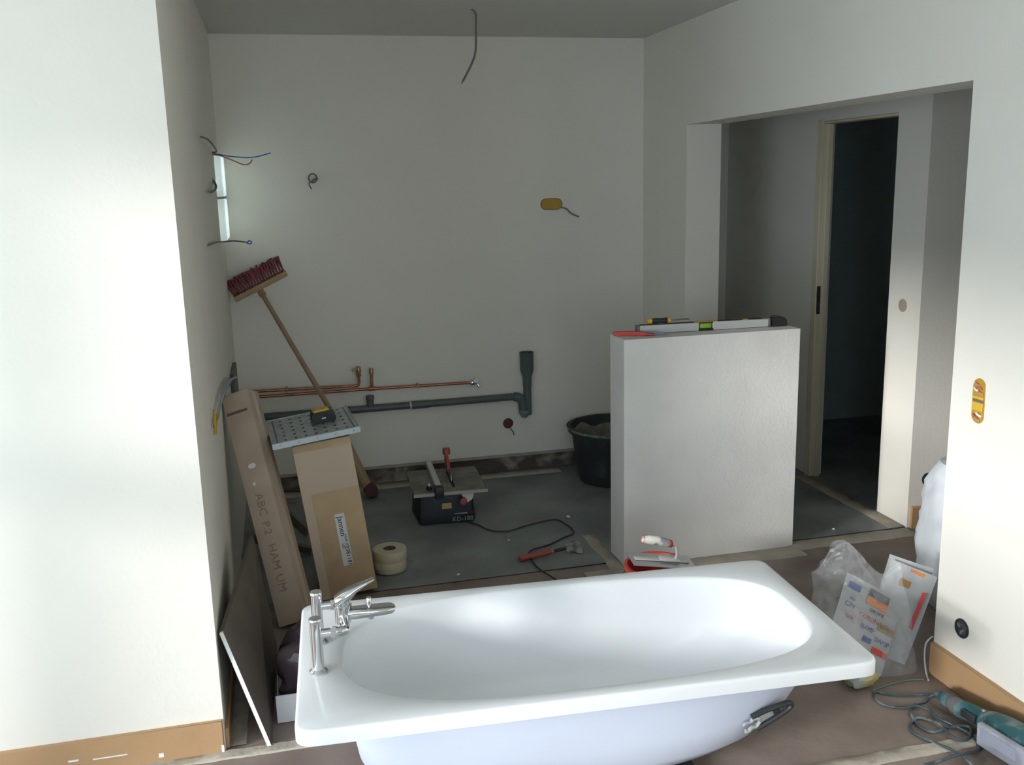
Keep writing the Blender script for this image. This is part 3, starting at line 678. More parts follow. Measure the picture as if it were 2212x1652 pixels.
for i, (x, y, s) in enumerate([(1.40, 4.63, .012), (0.70, 4.05, .008), (2.45, 3.80, .014), (1.02, 4.40, .006), (2.62, 4.06, .008)]):
    bm = bmesh.new(); bmesh.ops.create_icosphere(bm, subdivisions=1, radius=s)
    for v in bm.verts: v.co *= 1 + 0.5 * noise.noise(v.co * 90 + Vector((i, 0, 0))); v.co.z *= 0.6
    bm.transform(Matrix.Translation((x, y, s * 0.5 + 0.004)))
    o = finish('plaster_crumb', bm, M_mdfscuff, None)
    tag(o, ['white plaster crumb on the dark floor near the partition', 'white plaster crumb on the floor right of the tape rolls', 'largest white plaster crumb beside the foot of the partition', 'tiny white crumb beside the saw cord', 'white crumb on the floor in front of the dark doorway'][i], 'crumb', 'plaster crumbs')

# ------------------------------------------------------------------ cartons, plate, broom in the left corner
def carton(name, label, origin, ax, front, w, d, length, m, loc):
    """a long carton: ax = long axis (up), front = roughly outward normal of the printed side"""
    o = thing(name, label, 'carton', loc)
    z = Vector(ax).normalized(); y = -(Vector(front) - z * Vector(front).dot(z)).normalized(); x = y.cross(z)
    m4 = Matrix.Identity(4)
    for i in range(3): m4[i][0] = x[i]; m4[i][1] = y[i]; m4[i][2] = z[i]
    m4.translation = Vector(origin)
    box('carton_body', (0, 0, 0), (w, d, length), m, o, m4, 0.004, 2)
    return o, m4
c1, m1 = carton('long_carton', 'long narrow pinkish-brown carton leaning on the left wall', (-0.100, 3.72, 0.012), (-0.175, 0.40, 0.90), (-0.30, -1, 0.0), 0.118, 0.120, 0.985, M_card2, (-0.05, 3.75, 0))
box('slot', (0.006, -0.0012, 0.895), (0.100, 0.0003, 0.906), M_core, c1, m1)
box('tape', (0.116, 0.045, 0.02), (0.1188, 0.080, 0.98), M_tape, c1, m1)
for a, b, c, d in ((0.058, 0.665, 0.017, 0.011), (0.048, 0.59, 0.006, 0.008)):
    lathe('white_sticker', [(1.0, 0.0), (1.0, 0.05), (0.2, 0.06)], M_paper, c1, m1 @ Matrix.Translation((a, 0.0002, b)) @ Matrix.Rotation(R(90), 4, 'X') @ Matrix.Diagonal((c, d, 0.012, 1)), 18)
for s, z, sz in (('ABC', 0.50, 0.05), ('P.2', 0.40, 0.045), ('HAM', 0.28, 0.05), ('UM', 0.17, 0.05)):
    text('carton_print', s, sz, M_print, c1, m1 @ Matrix.Translation((0.055, -0.0008, z)) @ frame((0, 0, 0), (0, 0, -1), (1, 0, 0)))
adopt(c1)
c2, m2 = carton('labelled_carton', 'brown carton with long white label carrying the metal plate', (0.082, 3.955, 0.002), (-0.116, 0.0, 1.0), (0.0, -1, 0.0), 0.243, 0.30, 0.700, M_card, (0.2, 4.0, 0))
box('packing_tape', (0.002, -0.0012, 0.48), (0.241, 0.0002, 0.668), M_tape, c2, m2)
box('side_tape', (0.002, -0.0009, 0.0), (0.040, 0.0002, 0.48), M_tape, c2, m2)
lb = box('label', (0.118, -0.0016, 0.135), (0.160, 0.0, 0.372), M_paper, c2, m2)
for s, z, sz, x in (('Jannen', 0.315, 0.034, 0.139), ('MUR 201', 0.245, 0.016, 0.148), ('101', 0.225, 0.018, 0.132), ('2081181', 0.178, 0.026, 0.147)):
    text('label_print', s, sz, M_ink, c2, m2 @ Matrix.Translation((x, -0.0022, z)) @ frame((0, 0, 0), (0, 0, -1), (1, 0, 0)))
adopt(c2)
pl = thing('perforated_plate', 'galvanised perforated metal plate with folded edges on the labelled carton', 'metal plate', (0.1, 4.1, 0.72))
pf = frame((-0.070, 3.915, 0.7022), (1, 0.06, 0.116), (-0.03, 1, 0.0))
PW, PD = 0.358, 0.44
bm = bmesh.new()
add_box(bm, (0, 0, 0.016), (PW, PD, 0.019), pf, 0.0)
finish('deck', bm, M_zinc, pl)
front_m = mat('bright_zinc_edge', (0.55, 0.62, 0.66), 0.4, metal=0.4)
box('front_lip', (-0.002, -0.004, 0.0), (PW + 0.002, 0.0, 0.024), front_m, pl, pf)
box('back_lip', (0, PD, 0.0), (PW, PD + 0.004, 0.022), M_zinc, pl, pf)
box('side_lip', (-0.004, 0, 0.0), (0, PD, 0.022), M_zinc, pl, pf)
box('side_lip', (PW, 0, 0.0), (PW + 0.004, PD, 0.022), M_zinc, pl, pf)
for x in (0.018, PW - 0.020): box('crease', (x, 0.02, 0.0191), (x + 0.006, PD - 0.02, 0.0198), M_grey, pl, pf)
bm = bmesh.new()
for i in range(7):
    for j in range(6): add_lathe(bm, [(0.0062, 0.0), (0.0062, 0.0008)], 8, pf @ Matrix.Translation((0.055 + i * 0.043, 0.05 + j * 0.068, 0.0191)))
holes = finish('punched_holes', bm, M_hole, pl); holes['kind'] = 'stuff'
for i in range(5): lathe('rivet', [(0.005, 0), (0.004, 0.002)], M_steel, pl, pf @ Matrix.Translation((0.03 + i * 0.076, -0.004, 0.012)) @ Matrix.Rotation(R(90), 4, 'X'), 10)
adopt(pl)
tp = thing('tape_measure', 'black tape measure with yellow top on the perforated plate', 'tape measure', (0.17, 4.17, 0.75))
tf2 = pf @ Matrix.Translation((0.235, 0.23, 0.0200))
prism('case', [(-0.048, 0.0), (0.046, 0.0), (0.052, 0.012), (0.048, 0.042), (0.036, 0.050), (-0.040, 0.050), (-0.050, 0.040), (-0.052, 0.010)], -0.030, 0.030, M_black, tp, tf2 @ frame((0, 0, 0), (1, 0.06, 0), (0, 0, 1)))
prism('yellow_top', [(-0.042, 0.0502), (0.030, 0.0502), (0.026, 0.060), (-0.036, 0.058)], -0.026, 0.026, M_yellow, tp, tf2 @ frame((0, 0, 0), (1, 0.06, 0), (0, 0, 1)))
box('logo_dash', (-0.008, -0.0325, 0.018), (0.010, -0.0305, 0.023), M_paper, tp, tf2)
adopt(tp)
br = thing('push_broom', 'upturned push broom with red bristles and wooden stick leaning on the back wall', 'broom', (0.16, 4.33, 0.76))
hd = Vector((-0.102, 5.40, 1.205)); ft = Vector((0.185, 4.375, 0.752))
tube('stick', [ft, ft + (hd - ft) * 0.5, hd], 0.0125, M_dowel, br, 12)
bfr = frame((-0.1, 5.405, 1.235), (0.282, 0.012, 0.130), (0.0, 1.0, 0.15))      # x along head, z = away from the stick
box('brush_block', (-0.156, -0.030, -0.018), (0.156, 0.030, 0.014), M_wood, br, bfr, 0.006, 2)
lathe('socket', [(0.020, -0.03), (0.017, 0.012)], M_wood, br, zmat(hd - (hd - ft).normalized() * 0.012, hd - ft), 14)
bm = bmesh.new()
for i in range(19):
    for j in range(4):
        x = -0.146 + 0.292 * i / 18; y = -0.022 + 0.044 * j / 3
        p0 = bfr @ Vector((x, y, 0.013)); p1 = bfr @ Vector((x * 1.04 + random.uniform(-.003, .003), y * 1.25 + random.uniform(-.003, .003), 0.098 + random.uniform(-.004, .003)))
        add_tube(bm, [p0, p1], [0.0045, 0.0085], 6)
bs = finish('bristles', bm, M_brist, br, 60); bs['kind'] = 'stuff'
adopt(br)

# gypsum board offcut leaning on the left wall
NB, NTp, FT, FB = Vector((-0.142, 2.879, 0.002)), Vector((-0.262, 2.935, 0.385)), Vector((-0.178, 3.64, 0.440)), Vector((-0.122, 3.58, 0.002))
gb = thing('gypsum_board', 'grey-brown gypsum board offcut with white edge leaning on the left wall', 'board', NB)
nrm = (FB - NB).cross(NTp - NB).normalized()
def slab(name, q, off0, off1, m, parent):
    bm = bmesh.new(); a = [bm.verts.new(p + nrm * off0) for p in q]; b = [bm.verts.new(p + nrm * off1) for p in q]
    bm.faces.new(a[::-1]); bm.faces.new(b)
    for i in range(4): bm.faces.new((a[i], a[(i + 1) % 4], b[(i + 1) % 4], b[i]))
    return finish(name, bm, m, parent)
slab('core', [NB, FB, FT, NTp], 0.0005, 0.0125, M_gypsum, gb)
slab('face_paper', [NB, FB, FT, NTp], -0.0005, 0.0004, M_gypsumface, gb)
slab('face_paper', [NB, FB, FT, NTp], 0.0126, 0.0135, M_gypsumface, gb)
upv = (NTp - NB).normalized() * 0.0012
slab('edge_paper', [NTp + (FT - NTp) * 0.01, FT, FT + upv, NTp + (FT - NTp) * 0.01 + upv], -0.0008, 0.0138, M_gypsumface, gb)
adopt(gb)

# white tray with dark plastic film behind the tub
wt = thing('white_tray', 'low white cardboard tray on the floor behind the tub end', 'tray', (0.0, 3.1, 0))
box('front', (-0.110, 3.012, 0.002), (0.30, 3.018, 0.100), M_paper, wt, None, 0.001)
box('side', (-0.110, 3.0185, 0.002), (-0.105, 3.40, 0.020), M_paper, wt, None, 0.001)
box('back', (-0.1045, 3.395, 0.002), (0.30, 3.401, 0.060), M_paper, wt, None, 0.001)
box('bottom', (-0.1045, 3.0185, 0.001), (0.2955, 3.3945, 0.005), M_paper, wt)
box('end', (0.2940, 3.0185, 0.0055), (0.30, 3.3945, 0.100), M_paper, wt, None, 0.001)
adopt(wt)
def crumple(name, m, fn, nu, nv, parent=None, smooth=35, closed=True):
    bm = bmesh.new(); g = [[bm.verts.new(fn(i / nu, j / nv)) for i in range(nu)] for j in range(nv + 1)]
    for j in range(nv):
        for i in range(nu): bm.faces.new((g[j][i], g[j][(i + 1) % nu], g[j + 1][(i + 1) % nu], g[j + 1][i]))
    if closed: bm.faces.new(g[0][::-1]); bm.faces.new(g[-1])
    return finish(name, bm, m, parent, smooth)
def nz(p, s, k): return noise.noise(Vector(p) * s + Vector((k, k * 1.7, -k)))
def film_lump(u, v):
    a = 2 * math.pi * u; b = math.pi * (v * 0.98 + 0.01)
    p = Vector((0.205 * math.sin(b) * math.cos(a), 0.185 * math.sin(b) * math.sin(a), -0.16 * math.cos(b)))
    p *= 1 + 0.22 * nz(p, 8, 3) + 0.18 * nz(p, 21, 5)
    p.x = max(-0.185, min(0.19, p.x)); p.y = max(-0.17, min(0.17, p.y)); p.z = max(-0.11, p.z)
    return p + Vector((0.083, 3.205, 0.117))
o = crumple('plastic_film', M_bagred, film_lump, 44, 26); tag(o, 'crumpled dark brownish plastic film lying in the white tray', 'plastic film')

# a few battens between the two cartons
def batten(label, a, b, w, t, m=M_wood):
    f = frame(a, Vector(b) - Vector(a), (0, 1, 0.2)); L = (Vector(b) - Vector(a)).length
    o = box('wood_batten', (0, -t, -w), (L, t, w), m, None, f, 0.002)
    return tag(o, label, 'batten', 'battens between the cartons')
M_oldwood = mat('old_grey_wood', (0.22, 0.19, 0.16), 0.8, col2=(0.14, 0.12, 0.10), scale=12)
batten('grey wooden batten leaning behind the cartons, upper of the two', (0.05, 4.75, 0.03), (-0.20, 5.05, 0.22), 0.022, 0.012, M_oldwood)
batten('grey wooden batten lying between the cartons, lower of the two', (0.06, 4.50, 0.03), (-0.22, 4.62, 0.075), 0.018, 0.012, M_oldwood)

# ------------------------------------------------------------------ pipework on the back wall
PY = YB - 0.04
def clip(x, z, par): return box('pipe_clip', (x - 0.006, PY - 0.011, z - 0.012), (x + 0.006, YB, z + 0.012), M_brass, par, None, 0.002)
p1 = thing('copper_pipe', 'upper copper water pipe ending in a small stop valve', 'pipe', (0.4, PY, 0.62))
tube('pipe_run', [(-0.262, PY, 0.632), (0.39, PY, 0.621), (0.404, PY, 0.623), (0.408, PY, 0.636), (0.409, PY, 0.70)], 0.0085, M_copper, p1, 10)
lathe('valve_body', [(0.012, 0), (0.015, 0.006), (0.012, 0.02), (0.016, 0.03), (0.012, 0.055), (0.008, 0.06)], M_brass, p1, Matrix.Translation((0.409, PY, 0.675)), 14)
tube('valve_lever', [(0.409, PY - 0.006, 0.718), (0.386, PY - 0.012, 0.722), (0.370, PY - 0.014, 0.712)], 0.005, M_brass, p1, 8)
clip(0.0, 0.6275, p1); adopt(p1)
p2 = thing('copper_pipe', 'lower long copper water pipe with capped branch and angle valve', 'pipe', (0.4, PY, 0.59))
tube('pipe_run', [(-0.262, PY, 0.598), (0.45, PY, 0.597), (1.07, PY, 0.590)], 0.0085, M_copper, p2, 10)
tube('branch', [(0.481, PY, 0.597), (0.483, PY, 0.70)], 0.0085, M_copper, p2, 10)
lathe('tee', [(0.012, -0.02), (0.012, 0.02)], M_copper, p2, zmat((0.481, PY, 0.597), (1, 0, 0)), 12)
lathe('cap', [(0.013, 0), (0.013, 0.03), (0.010, 0.034)], M_brass, p2, Matrix.Translation((0.483, PY, 0.685)), 12)
lathe('angle_valve', [(0.011, 0), (0.016, 0.008), (0.016, 0.022), (0.011, 0.03), (0.014, 0.034), (0.014, 0.046)], M_chrome, p2, zmat((1.062, PY, 0.590), (1, 0, 0)), 14)
tube('valve_outlet', [(1.10, PY, 0.598), (1.108, PY - 0.01, 0.575), (1.116, PY - 0.012, 0.562)], 0.008, M_chrome, p2, 10)
lathe('valve_knob', [(0.006, 0), (0.014, 0.006), (0.014, 0.018), (0.01, 0.02)], M_white, p2, zmat((1.095, PY - 0.005, 0.596), (-0.1, -1, 0.5)), 12)
clip(0.75, 0.5935, p2); adopt(p2)
dp = thing('drain_pipe', 'grey plastic waste pipe with upright socket under the copper pipes', 'drain pipe', (1.0, PY, 0.48))
tube('waste_run', [(-0.20, PY, 0.478), (0.69, PY, 0.481), (1.36, PY, 0.484)], 0.0215, M_pvc, dp, 16)
lathe('coupling_seal', [(0.0235, -0.006), (0.0235, 0.006)], M_pvcw, dp, zmat((0.70, PY, 0.481), (1, 0, 0)), 16)
lathe('coupling', [(0.0245, 0), (0.0245, 0.10)], M_pvc, dp, zmat((0.707, PY, 0.481), (1, 0, 0)), 16)
lathe('capped_branch', [(0.020, 0.0), (0.020, 0.055), (0.024, 0.057), (0.024, 0.076), (0.02, 0.078)], M_pvc, dp, Matrix.Translation((0.467, PY, 0.48)), 14)
lathe('riser', [(0.024, 0.0), (0.024, 0.17), (0.026, 0.172), (0.028, 0.23), (0.041, 0.275), (0.0415, 0.375), (0.043, 0.377), (0.043, 0.384), (0.038, 0.384), (0.037, 0.3)], M_pvc, dp, Matrix.Translation((1.412, PY - 0.004, 0.37)), 20)
tube('trap_bend', [(1.33, PY - 0.002, 0.484), (1.36, PY - 0.004, 0.476), (1.378, PY - 0.006, 0.45), (1.384, PY - 0.006, 0.41), (1.386, PY - 0.006, 0.385)], 0.028, M_pvc, dp, 16, 3)
lathe('trap_cap', [(0.033, 0), (0.034, 0.012), (0.026, 0.03), (0.016, 0.045), (0.010, 0.047)], mat('grey_trap_cap', (0.22, 0.24, 0.24), 0.5), dp, zmat((1.390, PY - 0.006, 0.398), (0, 0, -1)), 16)
adopt(dp)

# ------------------------------------------------------------------ loose wires and back boxes
def wire(name, label, pts, r, m, n=6, cat='wire', group=None):
    o = tube(name, pts, r, m, None, 6, n); return tag(o, label, cat, group)
cc = thing('ceiling_cable', 'dark cable hanging from the ceiling in the alcove', 'cable', (0.978, 4.69, ZC))
tube('cable', [(0.972, 4.69, ZC + 0.003), (0.982, 4.69, ZC - 0.003), (0.995, 4.69, 2.53), (0.993, 4.69, 2.472), (0.988, 4.69, 2.367), (0.965, 4.69, 2.304), (0.922, 4.69, 2.23)], 0.0052, M_grey, cc, 8, 5)
tube('bare_tip', [(0.922, 4.69, 2.23), (0.915, 4.69, 2.219)], 0.003, M_redwire, cc, 6)
adopt(cc)
cw = [(0.2, YB + 0.002, 1.80)] + [(0.222 + 0.022 * math.cos(a), YB - 0.012 - 0.002 * i, 1.80 + 0.024 * math.sin(a)) for i, a in enumerate([math.pi + 2 * math.pi * k / 8 for k in range(13)])] + [(0.203, YB - 0.03, 1.775), (0.205, YB - 0.03, 1.755), (0.212, YB - 0.032, 1.742)]
wire('coiled_wire', 'small coil of grey wire sticking out of the back wall', cw, 0.004, M_grey, 4)
wl = thing('wire_bundle', 'blue, red and grey wires poking out beside the small glass block window', 'wire', (XL, 4.95, 1.93))
tube('blue_wire', [(XL - 0.004, 5.02, 1.925), (-0.235, 5.0, 1.918), (-0.181, 5.0, 1.908), (-0.083, 5.0, 1.902), (0.007, 5.0, 1.922)], 0.0028, M_blue, wl, 6, 6)
tube('red_wire', [(XL - 0.004, 5.015, 1.92), (-0.232, 5.0, 1.912), (-0.182, 5.0, 1.892), (-0.13, 5.0, 1.869), (-0.10, 5.0, 1.872), (-0.084, 5.0, 1.891)], 0.0028, M_redwire, wl, 6, 6)
tube('grey_wire', [(XL - 0.004, 5.01, 1.93), (-0.24, 4.8, 1.925), (-0.236, 4.5, 1.940), (-0.24, 4.2, 1.952), (-0.25, 3.95, 1.950)], 0.004, M_grey, wl, 6, 6)
adopt(wl)
wire('black_wire', 'short black wire end on the left wall before the glass blocks', [(XL - 0.003, 4.86, 1.80), (-0.252, 4.75, 1.77), (-0.25, 4.55, 1.748), (-0.252, 4.25, 1.742)], 0.0055, M_grey)
wlw = thing('twisted_wire', 'thin dark wire with curled blue end below the glass blocks', 'wire', (XL, 4.7, 1.50))
tube('strand', [(-0.262, 4.05, 1.535), (-0.258, 4.5, 1.522), (-0.235, 4.8, 1.508), (-0.199, 4.9, 1.505), (-0.145, 4.9, 1.497)], 0.0036, mat('mauve_wire', (0.16, 0.08, 0.10), 0.5), wlw, 6, 6)
tube('curl', [(-0.145, 4.9, 1.497), (-0.124, 4.9, 1.487), (-0.116, 4.9, 1.495), (-0.126, 4.9, 1.503), (-0.138, 4.9, 1.495)], 0.0032, M_blue, wlw, 6, 6)
adopt(wlw)
gbx = thing('conduit_box', 'grey wall box with bent blue-white conduit near the left corner', 'wall box', (XL, 4.95, 0.8))
box('box', (XL + 0.0005, 4.86, 0.70), (XL + 0.020, 5.20, 0.855), M_grey, gbx, None, 0.003)
tube('conduit', [(XL + 0.018, 4.90, 0.83), (-0.235, 4.75, 0.858), (-0.242, 4.4, 0.912), (-0.243, 4.0, 0.955), (-0.249, 3.72, 0.955), (-0.255, 3.58, 0.93)], 0.006, mat('pale_blue_conduit', (0.33, 0.42, 0.46), 0.5), gbx, 8, 6)
tube('second_strand', [(XL + 0.018, 4.92, 0.81), (-0.236, 4.75, 0.842), (-0.243, 4.4, 0.900), (-0.244, 4.05, 0.940), (-0.25, 3.75, 0.940)], 0.004, M_grey, gbx, 6, 6)
tube('yellow_tip', [(-0.255, 3.585, 0.935), (-0.257, 3.52, 0.935), (-0.258, 3.46, 0.925)], 0.0075, M_yelldark, gbx, 8, 3)
tube('yellow_end', [(-0.254, 3.46, 0.99), (-0.256, 3.46, 0.95), (-0.258, 3.46, 0.90)], 0.006, M_yelldark, gbx, 8, 3)
adopt(gbx)
def stadium(w, h, n=8):
    r = h / 2; pts = []
    for k in range(n + 1):
        a = -math.pi / 2 + math.pi * k / n; pts.append((w / 2 - r + r * math.cos(a), r * math.sin(a)))
    for k in range(n + 1):
        a = math.pi / 2 + math.pi * k / n; pts.append((-w / 2 + r + r * math.cos(a), r * math.sin(a)))
    return pts
yb = thing('junction_box', 'yellow-ochre double wall box with grey wire on the back wall', 'junction box', (1.594, YB, 1.62))
yf = frame((1.594, YB - 0.001, 1.62), (1, 0, -0.01), (0, 0, 1))
prism('box_face', stadium(0.128, 0.060), -0.02, 0.005, M_yelldark, yb, yf)
prism('box_rim', stadium(0.134, 0.066), -0.02, 0.003, M_brown, yb, yf)
tube('grey_wire', [(1.645, YB - 0.004, 1.60), (1.68, YB - 0.015, 1.59), (1.705, YB - 0.018, 1.565), (1.73, YB - 0.02, 1.552), (1.757, YB - 0.02, 1.542)], 0.0045, M_grey, yb, 6, 5)
adopt(yb)
rbx = thing('junction_box', 'small round brown wall box with hanging wire low on the back wall', 'junction box', (1.297, YB, 0.312))
lathe('box_face', [(0.032, -0.02), (0.032, 0.003), (0.028, 0.004)], M_brown, rbx, zmat((1.297, YB, 0.312), (0, -1, 0)), 20)
tube('wire', [(1.303, YB - 0.004, 0.295), (1.312, YB - 0.012, 0.275), (1.325, YB - 0.014, 0.258), (1.328, YB - 0.014, 0.240)], 0.0035, M_grey, rbx, 6, 4)
adopt(rbx)
# right wall: doubled yellow box, ragged round plaster, and a round black box
rw = thing('junction_box', 'upright yellow double wall box with copper wires in the right wall', 'junction box', (XR, 2.578, 1.02))
rf = frame((XR - 0.0005, 2.578, 1.022), (0, 0, 1), (0, -1, 0))            # z of this frame points into the room
if (rf.to_3x3() @ Vector((0, 0, 1))).x > 0: rf = rf @ Matrix.Rotation(math.pi, 4, 'X')
prism('box_rim', [(x * (1 + 0.04 * noise.noise(Vector((x * 60, y * 60, 1)))), y * (1 + 0.12 * noise.noise(Vector((x * 90, y * 90, 4))))) for x, y in stadium(0.148, 0.056, 12)], -0.02, 0.002, M_yelldark, rw, rf)
box('box_gap', (-0.003, -0.025, 0.0021), (0.005, 0.025, 0.003), M_grey, rw, rf)
box('yellow_bridge', (-0.032, -0.024, 0.0025), (-0.004, 0.025, 0.006), M_yellow, rw, rf, 0.001)
box('yellow_bridge', (0.006, -0.024, 0.0025), (0.016, 0.025, 0.006), M_yellow, rw, rf, 0.001)
M_pinkw = mat('copper_pink_wire', (0.48, 0.25, 0.18), 0.5)
for k, (x, y) in enumerate(((0.030, -0.012), (0.038, 0.008), (0.048, -0.005), (0.055, 0.004), (-0.042, -0.010), (-0.050, 0.006), (-0.058, -0.003))):
    tube('wire_end', [rf @ Vector((x - 0.006, y - 0.010, 0.003)), rf @ Vector((x, y, 0.010)), rf @ Vector((x + 0.004, y + 0.012, 0.004))], 0.0038, (M_pinkw, M_white, M_redwire)[k % 3], rw, 6, 3)
adopt(rw)
rr = thing('wall_box', 'round black wall box low in the right wall above the skirting', 'wall box', (XR, 2.575, 0.225))
rm = zmat((XR, 2.575, 0.230), (-1, 0, 0))
lathe('ring', [(0.034, -0.01), (0.034, 0.003), (0.026, 0.004), (0.0255, 0.0002)], M_black, rr, rm, 24)
lathe('inside', [(0.0255, 0.0006), (0.016, 0.0014), (0.008, 0.0012)], mat('grey_grommet', (0.06, 0.065, 0.065), 0.6, col2=(0.30, 0.31, 0.31), scale=60, lo=0.5, hi=0.7), rr, rm, 20)
adopt(rr)
hb = thing('wall_box', 'beige oval hole left for a switch beside the dark doorway', 'wall box', (2.98, 4.113, 1.11))
lathe('face', [(0.032, -0.01), (0.032, 0.003), (0.026, 0.004)], mat('beige_filler', (0.42, 0.36, 0.28), 0.8), hb, zmat((2.98, 4.113, 1.11), (-1, 0, 0)), 20); adopt(hb)
hb2 = thing('wall_box', 'black round wall box on the corridor wall half hidden by the white sack', 'wall box', (3.08, 3.98, 0.247))
lathe('face', [(0.032, -0.01), (0.032, 0.004), (0.026, 0.005)], M_black, hb2, zmat((3.082, 3.98, 0.247), (0, -1, 0)), 20); adopt(hb2)

# ------------------------------------------------------------------ bags at the right
sk = thing('white_sack', 'white plastic sack standing just behind the right wall edge', 'sack', (2.62, 3.15, 0))
def sack(u, v):
    a = 2 * math.pi * u; r = 0.16 * (1 - 0.25 * abs(v * 2 - 1) ** 3) * (1 - 0.25 * max(0, v - 0.85) / 0.15)
    p = Vector((r * math.cos(a), r * 1.1 * math.sin(a), 0.003 + 0.60 * v))
    q = p + Vector((math.cos(a), math.sin(a), 0)) * (0.028 * nz(p, 7, 1) + 0.012 * nz(p, 22, 2))
    q.z = 0.003 if v == 0 else q.z
    return q + Vector((2.63, 3.16, 0))
crumple('sack_body', M_sack, sack, 40, 26, sk)
def knot(u, v):
    a = 2 * math.pi * u; r = 0.05 * (0.5 + v) ; p = Vector((r * math.cos(a), r * math.sin(a), 0.60 + 0.07 * v))
    return p + Vector((math.cos(a), math.sin(a), 0)) * 0.02 * nz(p, 20, 2) + Vector((2.63, 3.16, 0))
crumple('sack_neck', M_sack, knot, 20, 5, sk)
adopt(sk)

bg_ = thing('plastic_bag', 'clear crumpled plastic bag with printed leaflets beside the right wall', 'plastic bag', (1.97, 2.80, 0))
bfm = frame((1.955, 2.80, 0.0), (1.0, -0.30, 0), (0.3, 1.0, 0.0))
def bagfn(u, v):
    a = 2 * math.pi * u; wx = 0.190 - 0.035 * v; wy = 0.075 * (1 - 0.75 * v)
    x = wx * math.copysign(abs(math.cos(a)) ** 0.8, math.cos(a)); y = wy * math.sin(a)
    top = 0.40 + 0.07 * math.cos((x + 0.05) * 22) - 0.10 * max(0, -x - 0.08)
    p = Vector((x - 0.03 * v, y + 0.05 * v, 0.006 + top * v))
    k = min(1, v * 6)
    p += Vector((math.cos(a) * 0.5, math.sin(a), 0)) * k * (0.030 * nz(p, 8, 1) + 0.022 * nz(p, 21, 6) + 0.014 * (0.4 - abs(nz(p, 38, 8)))) + Vector((0, 0, 1)) * 0.02 * k * nz(p, 12, 9)
    return bfm @ p
crumple('bag_film', M_film, bagfn, 90, 50, bg_, 18, False)
def leaflet(name, cx, fr, w, h, curl, label):
    o_bm = bmesh.new(); n = 10; grid = []
    for i in range(n + 1):
        for_s = []
        for j in range(n + 1):
            x = -w / 2 + w * i / n; z = h * j / n
            y = curl * ((x / w) ** 2 * 2) + 0.02 * (z / h) ** 2
            for_s.append(o_bm.verts.new(fr @ Vector((x, y, z))))
        grid.append(for_s)
    for i in range(n):
        for j in range(n): o_bm.faces.new((grid[i][j], grid[i + 1][j], grid[i + 1][j + 1], grid[i][j + 1]))
    r = bmesh.ops.solidify(o_bm, geom=o_bm.faces[:], thickness=0.003)
    ob = finish(name, o_bm, M_paper, bg_, 40)
    return ob
lfA = frame((1.870, 2.745, 0.055), (1.0, -0.24, -0.62), (-0.10, 0.9, -0.36))
lA = leaflet('printed_leaflet', 0, lfA, 0.24, 0.30, 0.01, '')
def pr(fr, x, z, w, h, m, rel):
    o = box('printed_patch', (x, -0.0045 + 0.02 * (z / 0.3) ** 2, z), (x + w, -0.0030 + 0.02 * (z / 0.3) ** 2 + 0.001, z + h), m, rel, fr); return o
def ptxt(fr, s, x, z, size, m, rel):
    return text('printed_word', s, size, m, rel, fr @ Matrix.Translation((x, -0.0052 + 0.02 * (z / 0.3) ** 2, z)) @ Matrix.Rotation(R(90), 4, 'X'))
pr(lfA, -0.020, 0.258, 0.085, 0.028, M_ink, lA); ptxt(lfA, 'LIME', 0.025, 0.272, 0.030, M_paper, lA)
pr(lfA, -0.022, 0.228, 0.085, 0.027, M_printorange, lA)
pr(lfA, -0.105, 0.250, 0.050, 0.022, M_printblue, lA)
ptxt(lfA, 'CORONA', 0.012, 0.178, 0.022, M_printred, lA); ptxt(lfA, 'SIAMP', 0.010, 0.142, 0.022, M_printblue, lA)
ptxt(lfA, 'GROME', 0.030, 0.210, 0.018, M_ink, lA)
pr(lfA, 0.048, 0.158, 0.070, 0.024, M_printbrown, lA); ptxt(lfA, 'SAMBO', 0.083, 0.170, 0.018, M_ink, lA)
ptxt(lfA, 'SIAMP', 0.078, 0.120, 0.024, M_printblue, lA); pr(lfA, 0.050, 0.072, 0.066, 0.020, M_printred, lA)
pr(lfA, 0.004, 0.095, 0.035, 0.018, M_printblue, lA)
ptxt(lfA, 'CIN', -0.080, 0.190, 0.024, M_printblue, lA); ptxt(lfA, 'Gris', -0.070, 0.150, 0.020, M_printred, lA); ptxt(lfA, 'alba', -0.078, 0.215, 0.016, M_printblue, lA)
lfB = frame((2.035, 2.81, 0.030), (0.75, -0.42, -0.30), (0.42, 0.8, -0.25))
lB = leaflet('printed_leaflet', 0, lfB, 0.17, 0.34, 0.012, '')
pr(lfB, -0.035, 0.262, 0.040, 0.026, M_printbrown, lB); pr(lfB, 0.050, 0.13, 0.014, 0.14, M_printred, lB); pr(lfB, -0.010, 0.320, 0.05, 0.012, M_printorange, lB)
lfC = frame((2.060, 2.840, 0.025), (0.72, -0.4, -0.24), (0.42, 0.8, -0.22))
leaflet('printed_leaflet', 0, lfC, 0.16, 0.35, 0.012, '')
adopt(bg_)
def scrap(u, v):
    a = 2 * math.pi * u; b = math.pi * (v * 0.98 + 0.01)
    p = Vector((0.062 * math.sin(b) * math.cos(a), 0.045 * math.sin(b) * math.sin(a), -0.032 * math.cos(b)))
    p *= 1 + 0.4 * nz(p, 25, 3) + 0.25 * nz(p, 60, 5); p.z = max(-0.03, p.z)
    return p + Vector((1.872, 2.690, 0.033))
o = crumple('plastic_scrap', mat('yellowish_clear_wrap', (0.36, 0.40, 0.36), 0.25, col2=(0.52, 0.42, 0.16), scale=12, lo=0.45, hi=0.6), scrap, 26, 16)
tag(o, 'crumpled yellowish-green plastic wrapper on the floor by the tub corner', 'wrapper')

